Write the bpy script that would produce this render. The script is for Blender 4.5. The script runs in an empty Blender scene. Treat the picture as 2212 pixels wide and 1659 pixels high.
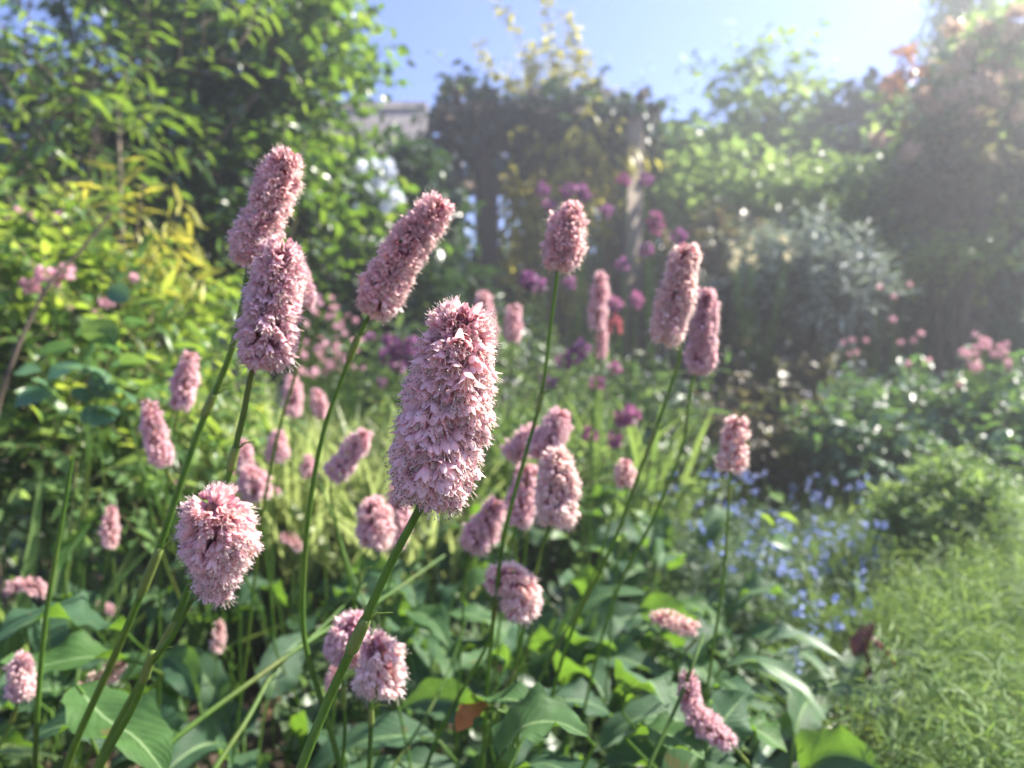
import bpy, math, random
import numpy as np
from mathutils import Vector, Matrix

S = bpy.context.scene
C = S.collection
rad = math.radians
# ------------------------------------------------------------------ camera
CAMH = 0.5
F = 1597.0            # focal length in pixels of a 2212 x 1659 view
cam_d = bpy.data.cameras.new('camera')
cam = bpy.data.objects.new('camera', cam_d); C.objects.link(cam)
cam.location = (0, 0, CAMH); cam.rotation_euler = (rad(90), 0, 0)
cam_d.lens = 26; cam_d.sensor_width = 36
cam_d.clip_start = 0.02; cam_d.clip_end = 500
cam_d.dof.use_dof = True; cam_d.dof.focus_distance = 0.27; cam_d.dof.aperture_fstop = 8.2
cam_d.dof.aperture_blades = 7
S.camera = cam
# ------------------------------------------------------------------ sky and sun
SUN_AZ, SUN_EL = 67.0, 44.0     # degrees right of the view direction, above the horizon
w = bpy.data.worlds.new('World'); S.world = w; w.use_nodes = True
nt = w.node_tree; bg = nt.nodes['Background']
sky = nt.nodes.new('ShaderNodeTexSky'); sky.sky_type = 'NISHITA'; sky.sun_disc = False
sky.sun_elevation = rad(SUN_EL); sky.sun_rotation = rad(SUN_AZ)
sky.air_density = 1.0; sky.dust_density = 0.0; sky.ozone_density = 2.5
mxs = nt.nodes.new('ShaderNodeMix'); mxs.data_type = 'RGBA'; mxs.blend_type = 'MULTIPLY'; mxs.inputs[0].default_value = 1
mxs.inputs[7].default_value = (.77, .72, .97, 1)
nt.links.new(sky.outputs[0], mxs.inputs[6]); nt.links.new(mxs.outputs[2], bg.inputs[0]); bg.inputs[1].default_value = 0.082
sl = bpy.data.lights.new('sun', 'SUN'); sun = bpy.data.objects.new('sun', sl); C.objects.link(sun)
sl.energy = 5.0; sl.angle = rad(0.53); sl.color = (1.0, 0.93, 0.82)
sd = Vector((math.sin(rad(SUN_AZ))*math.cos(rad(SUN_EL)), math.cos(rad(SUN_AZ))*math.cos(rad(SUN_EL)), math.sin(rad(SUN_EL))))
sun.rotation_euler = sd.to_track_quat('Z', 'Y').to_euler()
sun.location = sd*20
S.view_settings.view_transform = 'Standard'; S.view_settings.look = 'None'
S.view_settings.gamma = 1; S.view_settings.exposure = 1.88
S.render.engine = 'CYCLES'
S.cycles.use_denoising = True
S.cycles.max_bounces = 10; S.cycles.diffuse_bounces = 8; S.cycles.transmission_bounces = 6; S.cycles.glossy_bounces = 2
S.cycles.volume_bounces = 0
S.cycles.sample_clamp_indirect = 6
S.cycles.caustics_reflective = False; S.cycles.caustics_refractive = False

GLARE_HAZE = 0.026

def P(px, py, d):
    """the point seen at pixel (px, py) of the 2212 x 1659 view, d metres ahead"""
    return np.array([(px-1106)/F*d, d, CAMH-(py-829.5)/F*d])

# ------------------------------------------------------------------ mesh builder
def nrm(a):
    return a/np.maximum(np.linalg.norm(a, axis=-1, keepdims=True), 1e-9)

class MB:
    def __init__(s): s.v=[]; s.f=[]; s.c=[]; s.n=0
    def add(s, v, f, c):
        v = np.asarray(v, float).reshape(-1, 3); f = np.asarray(f, int).reshape(-1, 4)
        c = np.broadcast_to(np.asarray(c, float), (len(v), 4)) if np.ndim(c) < 2 else np.asarray(c, float)
        s.v.append(v); s.f.append(f+s.n); s.c.append(c); s.n += len(v)
    def inst(s, T, pos, R, sc, r):
        """copies of template T=(verts, quads, (along, across, aux)) at pos with frames R (columns x,y,z)"""
        tv, tf, ta = T; N = len(pos)
        sc = np.broadcast_to(np.asarray(sc, float), (N,)) if np.ndim(sc) < 2 else np.asarray(sc)
        if sc.ndim == 1: sc = np.repeat(sc[:, None], 3, 1)
        vv = np.einsum('nij,nkj->nki', R, tv[None]*sc[:, None, :]) + pos[:, None, :]
        ff = tf[None] + (np.arange(N)*len(tv))[:, None, None]
        cc = np.empty((N, len(tv), 4)); cc[..., 0] = np.asarray(r)[:, None]; cc[..., 1:] = ta[None]
        s.v.append(vv.reshape(-1, 3)); s.f.append(ff.reshape(-1, 4)+s.n); s.c.append(cc.reshape(-1, 4)); s.n += N*len(tv)
    def tube(s, pts, rr, n=6, col=(0.5, 0, 0, 0), cap=True):
        pts = np.asarray(pts, float); m = len(pts); rr = np.broadcast_to(rr, (m,))
        t = nrm(np.gradient(pts, axis=0)); a = np.cross(t[0], [0.3, 0.9, 0.1]); a /= np.linalg.norm(a)
        rings = []; cols = []
        for i in range(m):
            a = a - t[i]*a.dot(t[i]); a /= np.linalg.norm(a); b = np.cross(t[i], a)
            th = np.arange(n)*2*math.pi/n
            rings.append(pts[i]+rr[i]*(np.cos(th)[:, None]*a+np.sin(th)[:, None]*b))
            cols.append(np.tile([col[0], i/(m-1), col[2], col[3]], (n, 1)))
        f = []
        for i in range(m-1):
            for j in range(n):
                k = (j+1) % n; f.append((i*n+j, i*n+k, (i+1)*n+k, (i+1)*n+j))
        if cap:
            rings.append((pts[-1]+t[-1]*rr[-1]*0.7)[None]); cols.append(np.array([[col[0], 1, col[2], col[3]]]))
            q = m*n
            for j in range(0, n, 2): f.append(((m-1)*n+j, (m-1)*n+(j+1) % n, (m-1)*n+(j+2) % n, q))
        s.add(np.concatenate(rings), f, np.concatenate(cols))
    def box(s, a, b, col=(0.5, 0, 0, 0), bev=0.006):
        a = np.array(a, float); b = np.array(b, float); c = (a+b)/2; h = (b-a)/2
        s.obox(c, np.eye(3), h, col, bev)
    def obox(s, c, M, h, col=(0.5, 0, 0, 0), bev=0.006):
        """bevelled box: centre c, axes M (columns), half sizes h"""
        bev = min(bev, min(h)*0.4); V = []; idx = {}
        for sx in (-1, 1):
            for sy in (-1, 1):
                for sz in (-1, 1):
                    for k in range(3):
                        p = np.array([sx*h[0], sy*h[1], sz*h[2]], float)
                        for q in range(3):
                            if q != k: p[q] -= np.sign(p[q])*bev
                        idx[(sx, sy, sz, k)] = len(V); V.append(c+M@p)
        f = []
        for k in range(3):
            u, v_ = [q for q in range(3) if q != k]
            for sk in (-1, 1):
                def key(su, sv):
                    t = [0, 0, 0]; t[k] = sk; t[u] = su; t[v_] = sv; return tuple(t)
                f.append([idx[key(-1, -1)+(k,)], idx[key(1, -1)+(k,)], idx[key(1, 1)+(k,)], idx[key(-1, 1)+(k,)]])
        for k in range(3):
            u, v_ = [q for q in range(3) if q != k]
            for su in (-1, 1):
                for sv in (-1, 1):
                    def key(sk):
                        t = [0, 0, 0]; t[k] = sk; t[u] = su; t[v_] = sv; return tuple(t)
                    f.append([idx[key(-1)+(u,)], idx[key(1)+(u,)], idx[key(1)+(v_,)], idx[key(-1)+(v_,)]])
        for sx in (-1, 1):
            for sy in (-1, 1):
                for sz in (-1, 1):
                    t = [idx[(sx, sy, sz, k)] for k in range(3)]; f.append([t[0], t[1], t[2], t[2]])
        s.add(V, f, col)
    def build(s, name, mat, parent=None, smooth=True):
        V = np.concatenate(s.v); Fq = np.concatenate(s.f); Cc = np.concatenate(s.c)
        if parent is not None: V = V - np.array(parent_origin(parent))
        me = bpy.data.meshes.new(name)
        tri = (Fq[:, 2] == Fq[:, 3]) | (Fq[:, 0] == Fq[:, 3])
        if tri.any():
            q = Fq[~tri]; t = Fq[tri][:, :3]
            loops = np.concatenate([q.ravel(), t.ravel()]); tot = np.concatenate([np.full(len(q), 4), np.full(len(t), 3)])
        else:
            loops = Fq.ravel(); tot = np.full(len(Fq), 4)
        st = np.concatenate([[0], np.cumsum(tot)[:-1]])
        me.vertices.add(len(V)); me.vertices.foreach_set('co', V.ravel().astype(np.float32))
        me.loops.add(len(loops)); me.loops.foreach_set('vertex_index', loops.astype(np.int32))
        me.polygons.add(len(tot)); me.polygons.foreach_set('loop_start', st.astype(np.int32)); me.polygons.foreach_set('loop_total', tot.astype(np.int32))
        me.polygons.foreach_set('use_smooth', np.full(len(tot), smooth))
        at = me.attributes.new('tint', 'FLOAT_COLOR', 'POINT'); at.data.foreach_set('color', Cc.ravel().astype(np.float32))
        me.update(calc_edges=True)
        me.materials.append(mat)
        o = bpy.data.objects.new(name, me); C.objects.link(o)
        if parent is not None: o.parent = parent
        return o

def parent_origin(p):
    v = Vector((0, 0, 0))
    while p is not None: v = v + p.location; p = p.parent
    return v

def thing(name, label, cat, loc, group=None, kind=None):
    o = bpy.data.objects.new(name, None); C.objects.link(o); o.empty_display_size = 0.02
    o.location = Vector([float(x) for x in loc]); o['label'] = label; o['category'] = cat
    if group: o['group'] = group
    if kind: o['kind'] = kind
    return o
def tag(o, label=None, cat=None, group=None, kind=None):
    for k, v in (('label', label), ('category', cat), ('group', group), ('kind', kind)):
        if v: o[k] = v
    return o

# ------------------------------------------------------------------ templates
def leaf_T(nl=4, w=0.5, fold=0.15, curl=0.3, tip=1.0, peak=0.42, wave=0.0, nc=1, rnd=None):
    """leaf along +Y, length 1, normal +Z"""
    V = []; A = []; nx = 2*nc+1
    for i in range(nl+1):
        t = i/nl
        ww = w/2*(math.sin(math.pi*min(1, max(0, t**(math.log(0.5)/math.log(peak)))))**tip)
        if i == 0: ww = w*0.03
        if i == nl: ww = w*0.01
        ang = curl*t; y = math.sin(ang)/max(curl, 1e-3) if curl > 1e-3 else t; z = -(1-math.cos(ang))/max(curl, 1e-3) if curl > 1e-3 else 0
        for j in range(nx):
            u = (j-nc)/nc
            zz = abs(u)*ww*fold*2 + wave*math.sin(t*17+u*2.3)*abs(u)**2*ww
            V.append((u*ww, y, z+zz)); A.append((t, abs(u), 0))
    f = []
    for i in range(nl):
        for j in range(nx-1):
            a = i*nx+j; f.append((a, a+1, a+nx+1, a+nx))
    return np.array(V, float), np.array(f), np.array(A, float)

OVAL = leaf_T(4, 0.62, 0.18, 0.45)
LANCE = leaf_T(5, 0.24, 0.2, 0.7, 0.9, 0.4)
SMALL = leaf_T(3, 0.55, 0.15, 0.3)
TINY = leaf_T(2, 0.5, 0.2, 0.3)
NARROW = leaf_T(4, 0.16, 0.15, 0.6)
BLADE = leaf_T(6, 0.035, 0.1, 0.9, 0.5, 0.3)
ROUND = leaf_T(5, 0.8, 0.12, 0.35, 0.7, 0.5)
PETAL = leaf_T(3, 0.7, -0.2, -0.6, 0.7, 0.6)

def join_T(parts):
    v = []; f = []; a = []; n = 0
    for (tv, tf, ta) in parts: v.append(tv); f.append(tf+n); a.append(ta); n += len(tv)
    return np.concatenate(v), np.concatenate(f), np.concatenate(a)

def floret_T(seed, openn=0.35, nl=5, nc=1, stam=True, ns=6):
    """a bell of five tepals opening along +Z, length 1"""
    r = np.random.default_rng(seed); V = []; f = []; A = []; n = 0; nx = 2*nc+1
    for k in range(5):
        ph = 2*math.pi*(k/5)+r.normal(0, .12); op = openn*(1+r.normal(0, .25)); L = 1+r.normal(0, .07)
        tw = r.normal(0, .12)
        for i in range(nl+1):
            t = i/nl
            rho = 0.04+0.27*math.sin(min(t*2.0, 1.5))+op*max(0, t-0.5)**1.6*1.9
            z = t*L-max(0, t-0.7)*op*0.7
            ww = 0.225*math.sin(math.pi*min(1, (t*0.84+0.12)**1.15))**0.7
            if i == nl: ww = 0.07
            for j in range(nx):
                u = (j-nc)/nc; an = ph+tw*t
                cr, sr = math.cos(an), math.sin(an)
                q = rho-0.12*ww/0.225*(u*u)*(1-0.3*t)
                V.append((cr*q-sr*u*ww, sr*q+cr*u*ww, z)); A.append((t, abs(u), 0))
        for i in range(nl):
            for j in range(nx-1):
                a = n+i*nx+j; f.append((a, a+1, a+nx+1, a+nx))
        n += (nl+1)*nx
    T = (np.array(V, float), np.array(f), np.array(A, float))
    return T

def stamen_T(seed, ns=8, rad_=0.0135):
    r = np.random.default_rng(seed); m = MB()
    for k in range(ns):
        ph = 2*math.pi*k/ns+r.normal(0, .3); sp = r.uniform(.1, .42); L = r.uniform(1.0, 1.42); cv = r.uniform(-.1, .25)
        t = np.linspace(0.3, 1, 5); rr = 0.05+sp*t**2+cv*np.maximum(0, t-.7)
        pts = np.stack([np.cos(ph)*rr, np.sin(ph)*rr, t*L-np.maximum(0, t-.8)*abs(cv)], 1)
        m.tube(pts, rad_, 3, (0.5, 0, 0, 0), cap=False)
        if r.random() < .7:
            c = pts[-1]; e = 0.034
            ov = np.array([(e*1.3, 0, 0), (0, e, 0), (-e*1.3, 0, 0), (0, -e, 0), (0, 0, e), (0, 0, -e)])+c
            m.add(ov, [(0, 1, 4, 4), (1, 2, 4, 4), (2, 3, 4, 4), (3, 0, 4, 4), (1, 0, 5, 5), (2, 1, 5, 5), (3, 2, 5, 5), (0, 3, 5, 5)], (0, 0, 0, 1))
    V = np.concatenate(m.v); f = np.concatenate(m.f); c = np.concatenate(m.c)
    return V, f, c[:, 1:]

FLO_HI = [floret_T(i, o, 6, 2) for i, o in enumerate((.04, .12, .2, .38, .0))]
FLO_LO = [floret_T(10+i, o, 3, 1) for i, o in enumerate((.05, .2, .4))]
STAM = [stamen_T(i) for i in range(4)]
STAM_LO = [stamen_T(20+i, 5, 0.017) for i in range(3)]
BUD = floret_T(40, -0.12, 4, 1)

# ------------------------------------------------------------------ materials
def mat_new(name):
    m = bpy.data.materials.new(name); m.use_nodes = True; n = m.node_tree; n.nodes.clear(); return m, n
def N(n, t, **k):
    x = n.nodes.new(t)
    for a, b in k.items(): setattr(x, a, b)
    return x
def ramp(n, fac, stops):
    r = N(n, 'ShaderNodeValToRGB'); e = r.color_ramp.elements
    while len(e) < len(stops): e.new(0.5)
    for i, (p, c) in enumerate(stops): e[i].position = p; e[i].color = (*c, 1)
    n.links.new(fac, r.inputs[0]); return r.outputs[0]
def mixc(n, fac, a, b, mode='MIX'):
    x = N(n, 'ShaderNodeMix', data_type='RGBA', blend_type=mode)
    for i, v in ((0, fac), (6, a), (7, b)):
        if isinstance(v, (int, float)): x.inputs[i].default_value = v
        elif isinstance(v, tuple): x.inputs[i].default_value = (*v, 1)
        else: n.links.new(v, x.inputs[i])
    return x.outputs[2]
def leafmat(name, cols, trans, tmix=0.45, rough=0.35, spec=0.5, veins=0, rib=None, petal=None):
    """cols: ramp by each leaf's own random value; trans: what light coming through takes on"""
    m, n = mat_new(name)
    at = N(n, 'ShaderNodeAttribute', attribute_name='tint'); sp = N(n, 'ShaderNodeSeparateColor'); n.links.new(at.outputs[0], sp.inputs[0])
    base = ramp(n, sp.outputs[0], [(i/(len(cols)-1), c) for i, c in enumerate(cols)])
    tc = N(n, 'ShaderNodeTexCoord'); nz = N(n, 'ShaderNodeTexNoise'); nz.inputs['Scale'].default_value = 90 if petal is None else 260
    nz.inputs['Detail'].default_value = 3
    n.links.new(tc.outputs['Object'], nz.inputs['Vector'])
    v = ramp(n, nz.outputs[0], [(0.3, (.72, .72, .72)), (0.7, (1.2, 1.2, 1.2))])
    base = mixc(n, 0.6, base, v, 'MULTIPLY')
    bumpin = None
    if petal is not None:
        # petals: deeper at the base, paler at the tip
        g = ramp(n, sp.outputs[1], [(0.0, petal), (0.55, (1, 1, 1))])
        base = mixc(n, 1.0, base, g, 'MULTIPLY')
    if veins:
        # rib along the middle and side veins
        mm = N(n, 'ShaderNodeMath', operation='MULTIPLY_ADD'); n.links.new(sp.outputs[2], mm.inputs[0]); mm.inputs[1].default_value = -0.35; n.links.new(sp.outputs[1], mm.inputs[2])
        m2 = N(n, 'ShaderNodeMath', operation='MULTIPLY'); n.links.new(mm.outputs[0], m2.inputs[0]); m2.inputs[1].default_value = veins*6.28
        m3 = N(n, 'ShaderNodeMath', operation='COSINE'); n.links.new(m2.outputs[0], m3.inputs[0])
        vv = ramp(n, m3.outputs[0], [(0.86, (0, 0, 0)), (1.0, (1, 1, 1))])
        rb = ramp(n, sp.outputs[2], [(0.02, (1, 1, 1)), (0.07, (0, 0, 0))])
        vv = mixc(n, 1.0, vv, rb, 'LIGHTEN')
        base = mixc(n, vv, base, rib or (.3, .42, .2)) if False else mixc(n, rb, mixc(n, mixc(n, 1.0, vv, (.10, .10, .10), 'MULTIPLY'), base, rib or (.3, .42, .2)), rib or (.3, .42, .2))
        bumpin = m3.outputs[0]
    if veins:
        nb = N(n, 'ShaderNodeTexNoise'); nb.inputs['Scale'].default_value = 38; nb.inputs['Detail'].default_value = 5; n.links.new(tc.outputs['Object'], nb.inputs['Vector'])
        base = mixc(n, ramp(n, nb.outputs[0], [(.66, (0, 0, 0)), (.72, (.85, .85, .85))]), base, (.13, .09, .035))
    pr = N(n, 'ShaderNodeBsdfPrincipled'); n.links.new(base, pr.inputs['Base Color'])
    pr.inputs['Roughness'].default_value = rough; pr.inputs['Specular IOR Level'].default_value = spec
    tr = N(n, 'ShaderNodeBsdfTranslucent')
    tcol = mixc(n, 0.85, base, trans) if not isinstance(trans, list) else ramp(n, sp.outputs[0], [(i/(len(trans)-1), c) for i, c in enumerate(trans)])
    tcol = mixc(n, 0.5, tcol, v, 'MULTIPLY')
    if petal is not None: tcol = mixc(n, 0.8, tcol, ramp(n, sp.outputs[1], [(0.0, petal), (0.6, (1, 1, 1))]), 'MULTIPLY')
    n.links.new(tcol, tr.inputs[0])
    if bumpin is not None:
        bp = N(n, 'ShaderNodeBump'); bp.inputs['Strength'].default_value = 0.14; bp.inputs['Distance'].default_value = 0.001; bp.invert = True
        n.links.new(bumpin, bp.inputs['Height']); n.links.new(bp.outputs[0], pr.inputs['Normal'])
    mx = N(n, 'ShaderNodeMixShader'); mx.inputs[0].default_value = tmix
    n.links.new(pr.outputs[0], mx.inputs[1]); n.links.new(tr.outputs[0], mx.inputs[2])
    o = N(n, 'ShaderNodeOutputMaterial'); n.links.new(mx.outputs[0], o.inputs[0])
    return m
def solidmat(name, c1, c2, scale=30, rough=0.7, bump=0.3, dist=0.002, stretch=(1, 1, 1), spec=0.4):
    m, n = mat_new(name)
    tc = N(n, 'ShaderNodeTexCoord'); mp = N(n, 'ShaderNodeMapping'); mp.inputs['Scale'].default_value = stretch
    n.links.new(tc.outputs['Object'], mp.inputs[0])
    nz = N(n, 'ShaderNodeTexNoise'); nz.inputs['Scale'].default_value = scale; nz.inputs['Detail'].default_value = 6; nz.inputs['Roughness'].default_value = .56
    n.links.new(mp.outputs[0], nz.inputs['Vector'])
    c = ramp(n, nz.outputs[0], [(0.32, c1), (0.68, c2)])
    pr = N(n, 'ShaderNodeBsdfPrincipled'); n.links.new(c, pr.inputs['Base Color']); pr.inputs['Roughness'].default_value = rough
    pr.inputs['Specular IOR Level'].default_value = spec
    bp = N(n, 'ShaderNodeBump'); bp.inputs['Strength'].default_value = bump; bp.inputs['Distance'].default_value = dist
    n.links.new(nz.outputs[0], bp.inputs['Height']); n.links.new(bp.outputs[0], pr.inputs['Normal'])
    o = N(n, 'ShaderNodeOutputMaterial'); n.links.new(pr.outputs[0], o.inputs[0]); return m

M = {}
M['petal'] = leafmat('pink_petal', [(.86, .60, .63), (.91, .71, .72), (.94, .82, .80)], (.97, .60, .57), .50, .5, .25, petal=(.80, .62, .67))
M['petal_mauve'] = leafmat('mauve_pink_petal', [(.78, .54, .60), (.85, .64, .68), (.89, .73, .75)], (.93, .60, .60), .46, .55, .2, petal=(.8, .6, .68))
M['petal_pale'] = leafmat('pale_pink_petal', [(.86, .66, .65), (.92, .76, .73), (.95, .84, .80)], (.98, .72, .64), .50, .55, .2, petal=(.85, .6, .6))
M['bud'] = leafmat('deep_pink_bud', [(.52, .24, .31), (.66, .36, .42), (.74, .46, .50)], (.8, .4, .42), .3, .5, .3)
M['core'] = leafmat('spike_core', [(.25, .10, .10), (.32, .18, .12)], (.4, .2, .15), .2, .7, .2)
def stamat():
    m, n = mat_new('stamen')
    at = N(n, 'ShaderNodeAttribute', attribute_name='tint')
    sp = N(n, 'ShaderNodeSeparateColor'); n.links.new(at.outputs[0], sp.inputs[0])
    c = mixc(n, at.outputs['Alpha'], (.86, .78, .70), (.16, .07, .10))
    pr = N(n, 'ShaderNodeBsdfPrincipled'); n.links.new(c, pr.inputs['Base Color']); pr.inputs['Roughness'].default_value = .5
    tr = N(n, 'ShaderNodeBsdfTranslucent'); n.links.new(c, tr.inputs[0])
    mx = N(n, 'ShaderNodeMixShader'); mx.inputs[0].default_value = .35; n.links.new(pr.outputs[0], mx.inputs[1]); n.links.new(tr.outputs[0], mx.inputs[2])
    o = N(n, 'ShaderNodeOutputMaterial'); n.links.new(mx.outputs[0], o.inputs[0]); return m
M['stamen'] = stamat()
def stemmat(name, c1, c2, c3):
    m, n = mat_new(name)
    tc = N(n, 'ShaderNodeTexCoord'); mp = N(n, 'ShaderNodeMapping'); mp.inputs['Scale'].default_value = (1, 1, .15); n.links.new(tc.outputs['Object'], mp.inputs[0])
    nz = N(n, 'ShaderNodeTexNoise'); nz.inputs['Scale'].default_value = 300; nz.inputs['Detail'].default_value = 4; n.links.new(mp.outputs[0], nz.inputs['Vector'])
    n2 = N(n, 'ShaderNodeTexNoise'); n2.inputs['Scale'].default_value = 9; n.links.new(tc.outputs['Object'], n2.inputs['Vector'])
    a = ramp(n, nz.outputs[0], [(.3, c1), (.7, c2)])
    f = ramp(n, n2.outputs[0], [(.5, (0, 0, 0)), (.8, (.75, .75, .75))])
    c = mixc(n, f, a, c3)
    pr = N(n, 'ShaderNodeBsdfPrincipled'); n.links.new(c, pr.inputs['Base Color']); pr.inputs['Roughness'].default_value = .5; pr.inputs['Specular IOR Level'].default_value = .3
    bp = N(n, 'ShaderNodeBump'); bp.inputs['Strength'].default_value = .35; bp.inputs['Distance'].default_value = .0006; n.links.new(nz.outputs[0], bp.inputs['Height']); n.links.new(bp.outputs[0], pr.inputs['Normal'])
    tr = N(n, 'ShaderNodeBsdfTranslucent'); tr.inputs[0].default_value = (.28, .42, .04, 1)
    mx = N(n, 'ShaderNodeMixShader'); mx.inputs[0].default_value = .3; n.links.new(pr.outputs[0], mx.inputs[1]); n.links.new(tr.outputs[0], mx.inputs[2])
    o = N(n, 'ShaderNodeOutputMaterial'); n.links.new(mx.outputs[0], o.inputs[0]); return m
M['stem'] = stemmat('green_stem', (.05, .12, .02), (.10, .19, .03), (.17, .10, .03))
M['sheath'] = stemmat('stem_sheath', (.16, .24, .04), (.24, .30, .08), (.24, .12, .05))
M['bistort'] = leafmat('bistort_leaf', [(.028, .068, .034), (.042, .095, .048), (.065, .125, .06), (.055, .125, .03)], (.22, .42, .03), .33, .6, .22, veins=11, rib=(.20, .30, .13))
M['strap'] = leafmat('strap_leaf', [(.09, .15, .09), (.13, .20, .12), (.10, .18, .08)], (.26, .42, .10), .3, .46, .35, veins=0)
M['yellowing'] = leafmat('orange_edged_leaf', [(.42, .16, .06), (.5, .22, .1)], (.7, .25, .08), .4, .6, .2)
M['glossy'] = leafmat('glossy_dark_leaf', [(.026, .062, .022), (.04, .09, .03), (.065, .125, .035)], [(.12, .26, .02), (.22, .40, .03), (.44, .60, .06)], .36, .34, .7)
M['lance'] = leafmat('lance_leaf', [(.04, .09, .025), (.06, .13, .03), (.09, .17, .04)], [(.20, .36, .03), (.34, .50, .05)], .42, .32, .5)
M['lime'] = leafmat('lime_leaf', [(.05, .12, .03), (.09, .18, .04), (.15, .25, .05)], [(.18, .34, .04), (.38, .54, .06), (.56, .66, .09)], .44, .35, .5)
M['bluegreen'] = leafmat('blue_green_leaf', [(.04, .10, .06), (.06, .14, .08), (.10, .20, .08)], [(.12, .28, .07), (.30, .48, .08)], .3, .4, .5)
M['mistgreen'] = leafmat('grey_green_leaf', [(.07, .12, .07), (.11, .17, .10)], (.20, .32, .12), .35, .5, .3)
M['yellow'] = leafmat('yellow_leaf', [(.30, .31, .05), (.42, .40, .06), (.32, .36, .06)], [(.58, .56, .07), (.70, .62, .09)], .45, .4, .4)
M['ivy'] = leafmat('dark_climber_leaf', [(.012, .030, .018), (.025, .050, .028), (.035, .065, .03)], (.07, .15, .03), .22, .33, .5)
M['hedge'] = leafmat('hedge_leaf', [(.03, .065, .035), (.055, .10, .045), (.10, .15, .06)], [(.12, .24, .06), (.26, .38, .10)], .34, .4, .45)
M['light'] = leafmat('light_green_leaf', [(.07, .14, .05), (.11, .20, .07), (.15, .25, .08)], [(.26, .44, .08), (.42, .56, .14)], .42, .45, .3)
M['brown'] = leafmat('brownish_leaf', [(.06, .05, .035), (.09, .07, .045), (.06, .08, .04)], [(.22, .16, .07), (.20, .24, .08)], .3, .42, .4)
M['silver'] = leafmat('silver_leaf', [(.24, .30, .26), (.34, .40, .35), (.42, .48, .42)], (.34, .42, .26), .3, .55, .35)
M['orange'] = leafmat('orange_red_leaf', [(.30, .10, .05), (.38, .15, .06), (.24, .18, .06)], [(.32, .12, .06), (.32, .20, .07)], .42, .35, .5)
M['tan'] = leafmat('tan_blossom', [(.50, .36, .26), (.62, .48, .36)], (.75, .55, .38), .4, .6, .2)
M['cream'] = leafmat('cream_blossom', [(.62, .55, .36), (.75, .70, .50)], (.85, .78, .50), .4, .6, .2)
M['white'] = leafmat('pale_blue_white_petal', [(.62, .66, .76), (.75, .78, .84)], (.75, .8, .9), .4, .5, .3)
M['purple'] = leafmat('purple_petal', [(.17, .06, .16), (.24, .10, .22), (.32, .15, .29)], [(.32, .11, .28), (.42, .17, .36)], .38, .5, .3)
M['magenta'] = leafmat('magenta_petal', [(.30, .09, .20), (.38, .14, .27)], (.45, .16, .30), .38, .5, .3)
M['hotpink'] = leafmat('hot_pink_petal', [(.65, .16, .22), (.75, .25, .30)], (.9, .22, .28), .4, .5, .3)
M['campion'] = leafmat('campion_pink_petal', [(.62, .32, .40), (.74, .46, .52)], (.82, .46, .52), .4, .5, .3)
M['blue'] = leafmat('sky_blue_petal', [(.20, .28, .66), (.31, .38, .78)], (.34, .42, .85), .3, .5, .3)
M['coral'] = leafmat('coral_petal', [(.62, .25, .20), (.72, .36, .28)], (.9, .4, .3), .4, .5, .3)
M['grass'] = leafmat('grass_blade', [(.08, .15, .05), (.12, .20, .06), (.18, .27, .09)], [(.24, .40, .08), (.40, .54, .12)], .36, .55, .2)
M['palegrass'] = leafmat('pale_grass_blade', [(.18, .25, .09), (.27, .33, .13), (.38, .40, .20)], (.50, .60, .20), .42, .45, .4)
M['darkred'] = leafmat('dark_red_leaf', [(.08, .03, .03), (.11, .04, .035)], (.14, .04, .03), .2, .4, .4)
M['litter'] = leafmat('leaf_litter', [(.10, .065, .04), (.18, .12, .07), (.26, .2, .11)], (.3, .2, .1), .15, .8, .2)
M['bark'] = solidmat('bark', (.06, .042, .030), (.14, .105, .075), 60, .85, .6, .003, (1, 1, .2))
M['cane'] = solidmat('pale_cane', (.20, .15, .10), (.34, .27, .19), 80, .7, .4, .001, (1, 1, .2))
M['twig'] = solidmat('twig', (.10, .10, .04), (.18, .17, .07), 120, .7, .3, .001)
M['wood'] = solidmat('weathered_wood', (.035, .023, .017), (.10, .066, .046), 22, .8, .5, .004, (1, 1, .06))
M['litwood'] = solidmat('sunlit_tone_wood', (.13, .10, .075), (.27, .215, .16), 22, .8, .5, .004, (1, 1, .06))  # wood colour lightened to stand for sunlight on the right post
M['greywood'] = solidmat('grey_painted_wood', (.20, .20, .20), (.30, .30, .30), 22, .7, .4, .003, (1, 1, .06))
M['soil'] = solidmat('soil', (.030, .020, .014), (.095, .068, .045), 28, .95, 1.0, .02)
M['wall'] = solidmat('render_wall', (.30, .26, .22), (.40, .35, .30), 9, .9, .3, .004)
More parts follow.
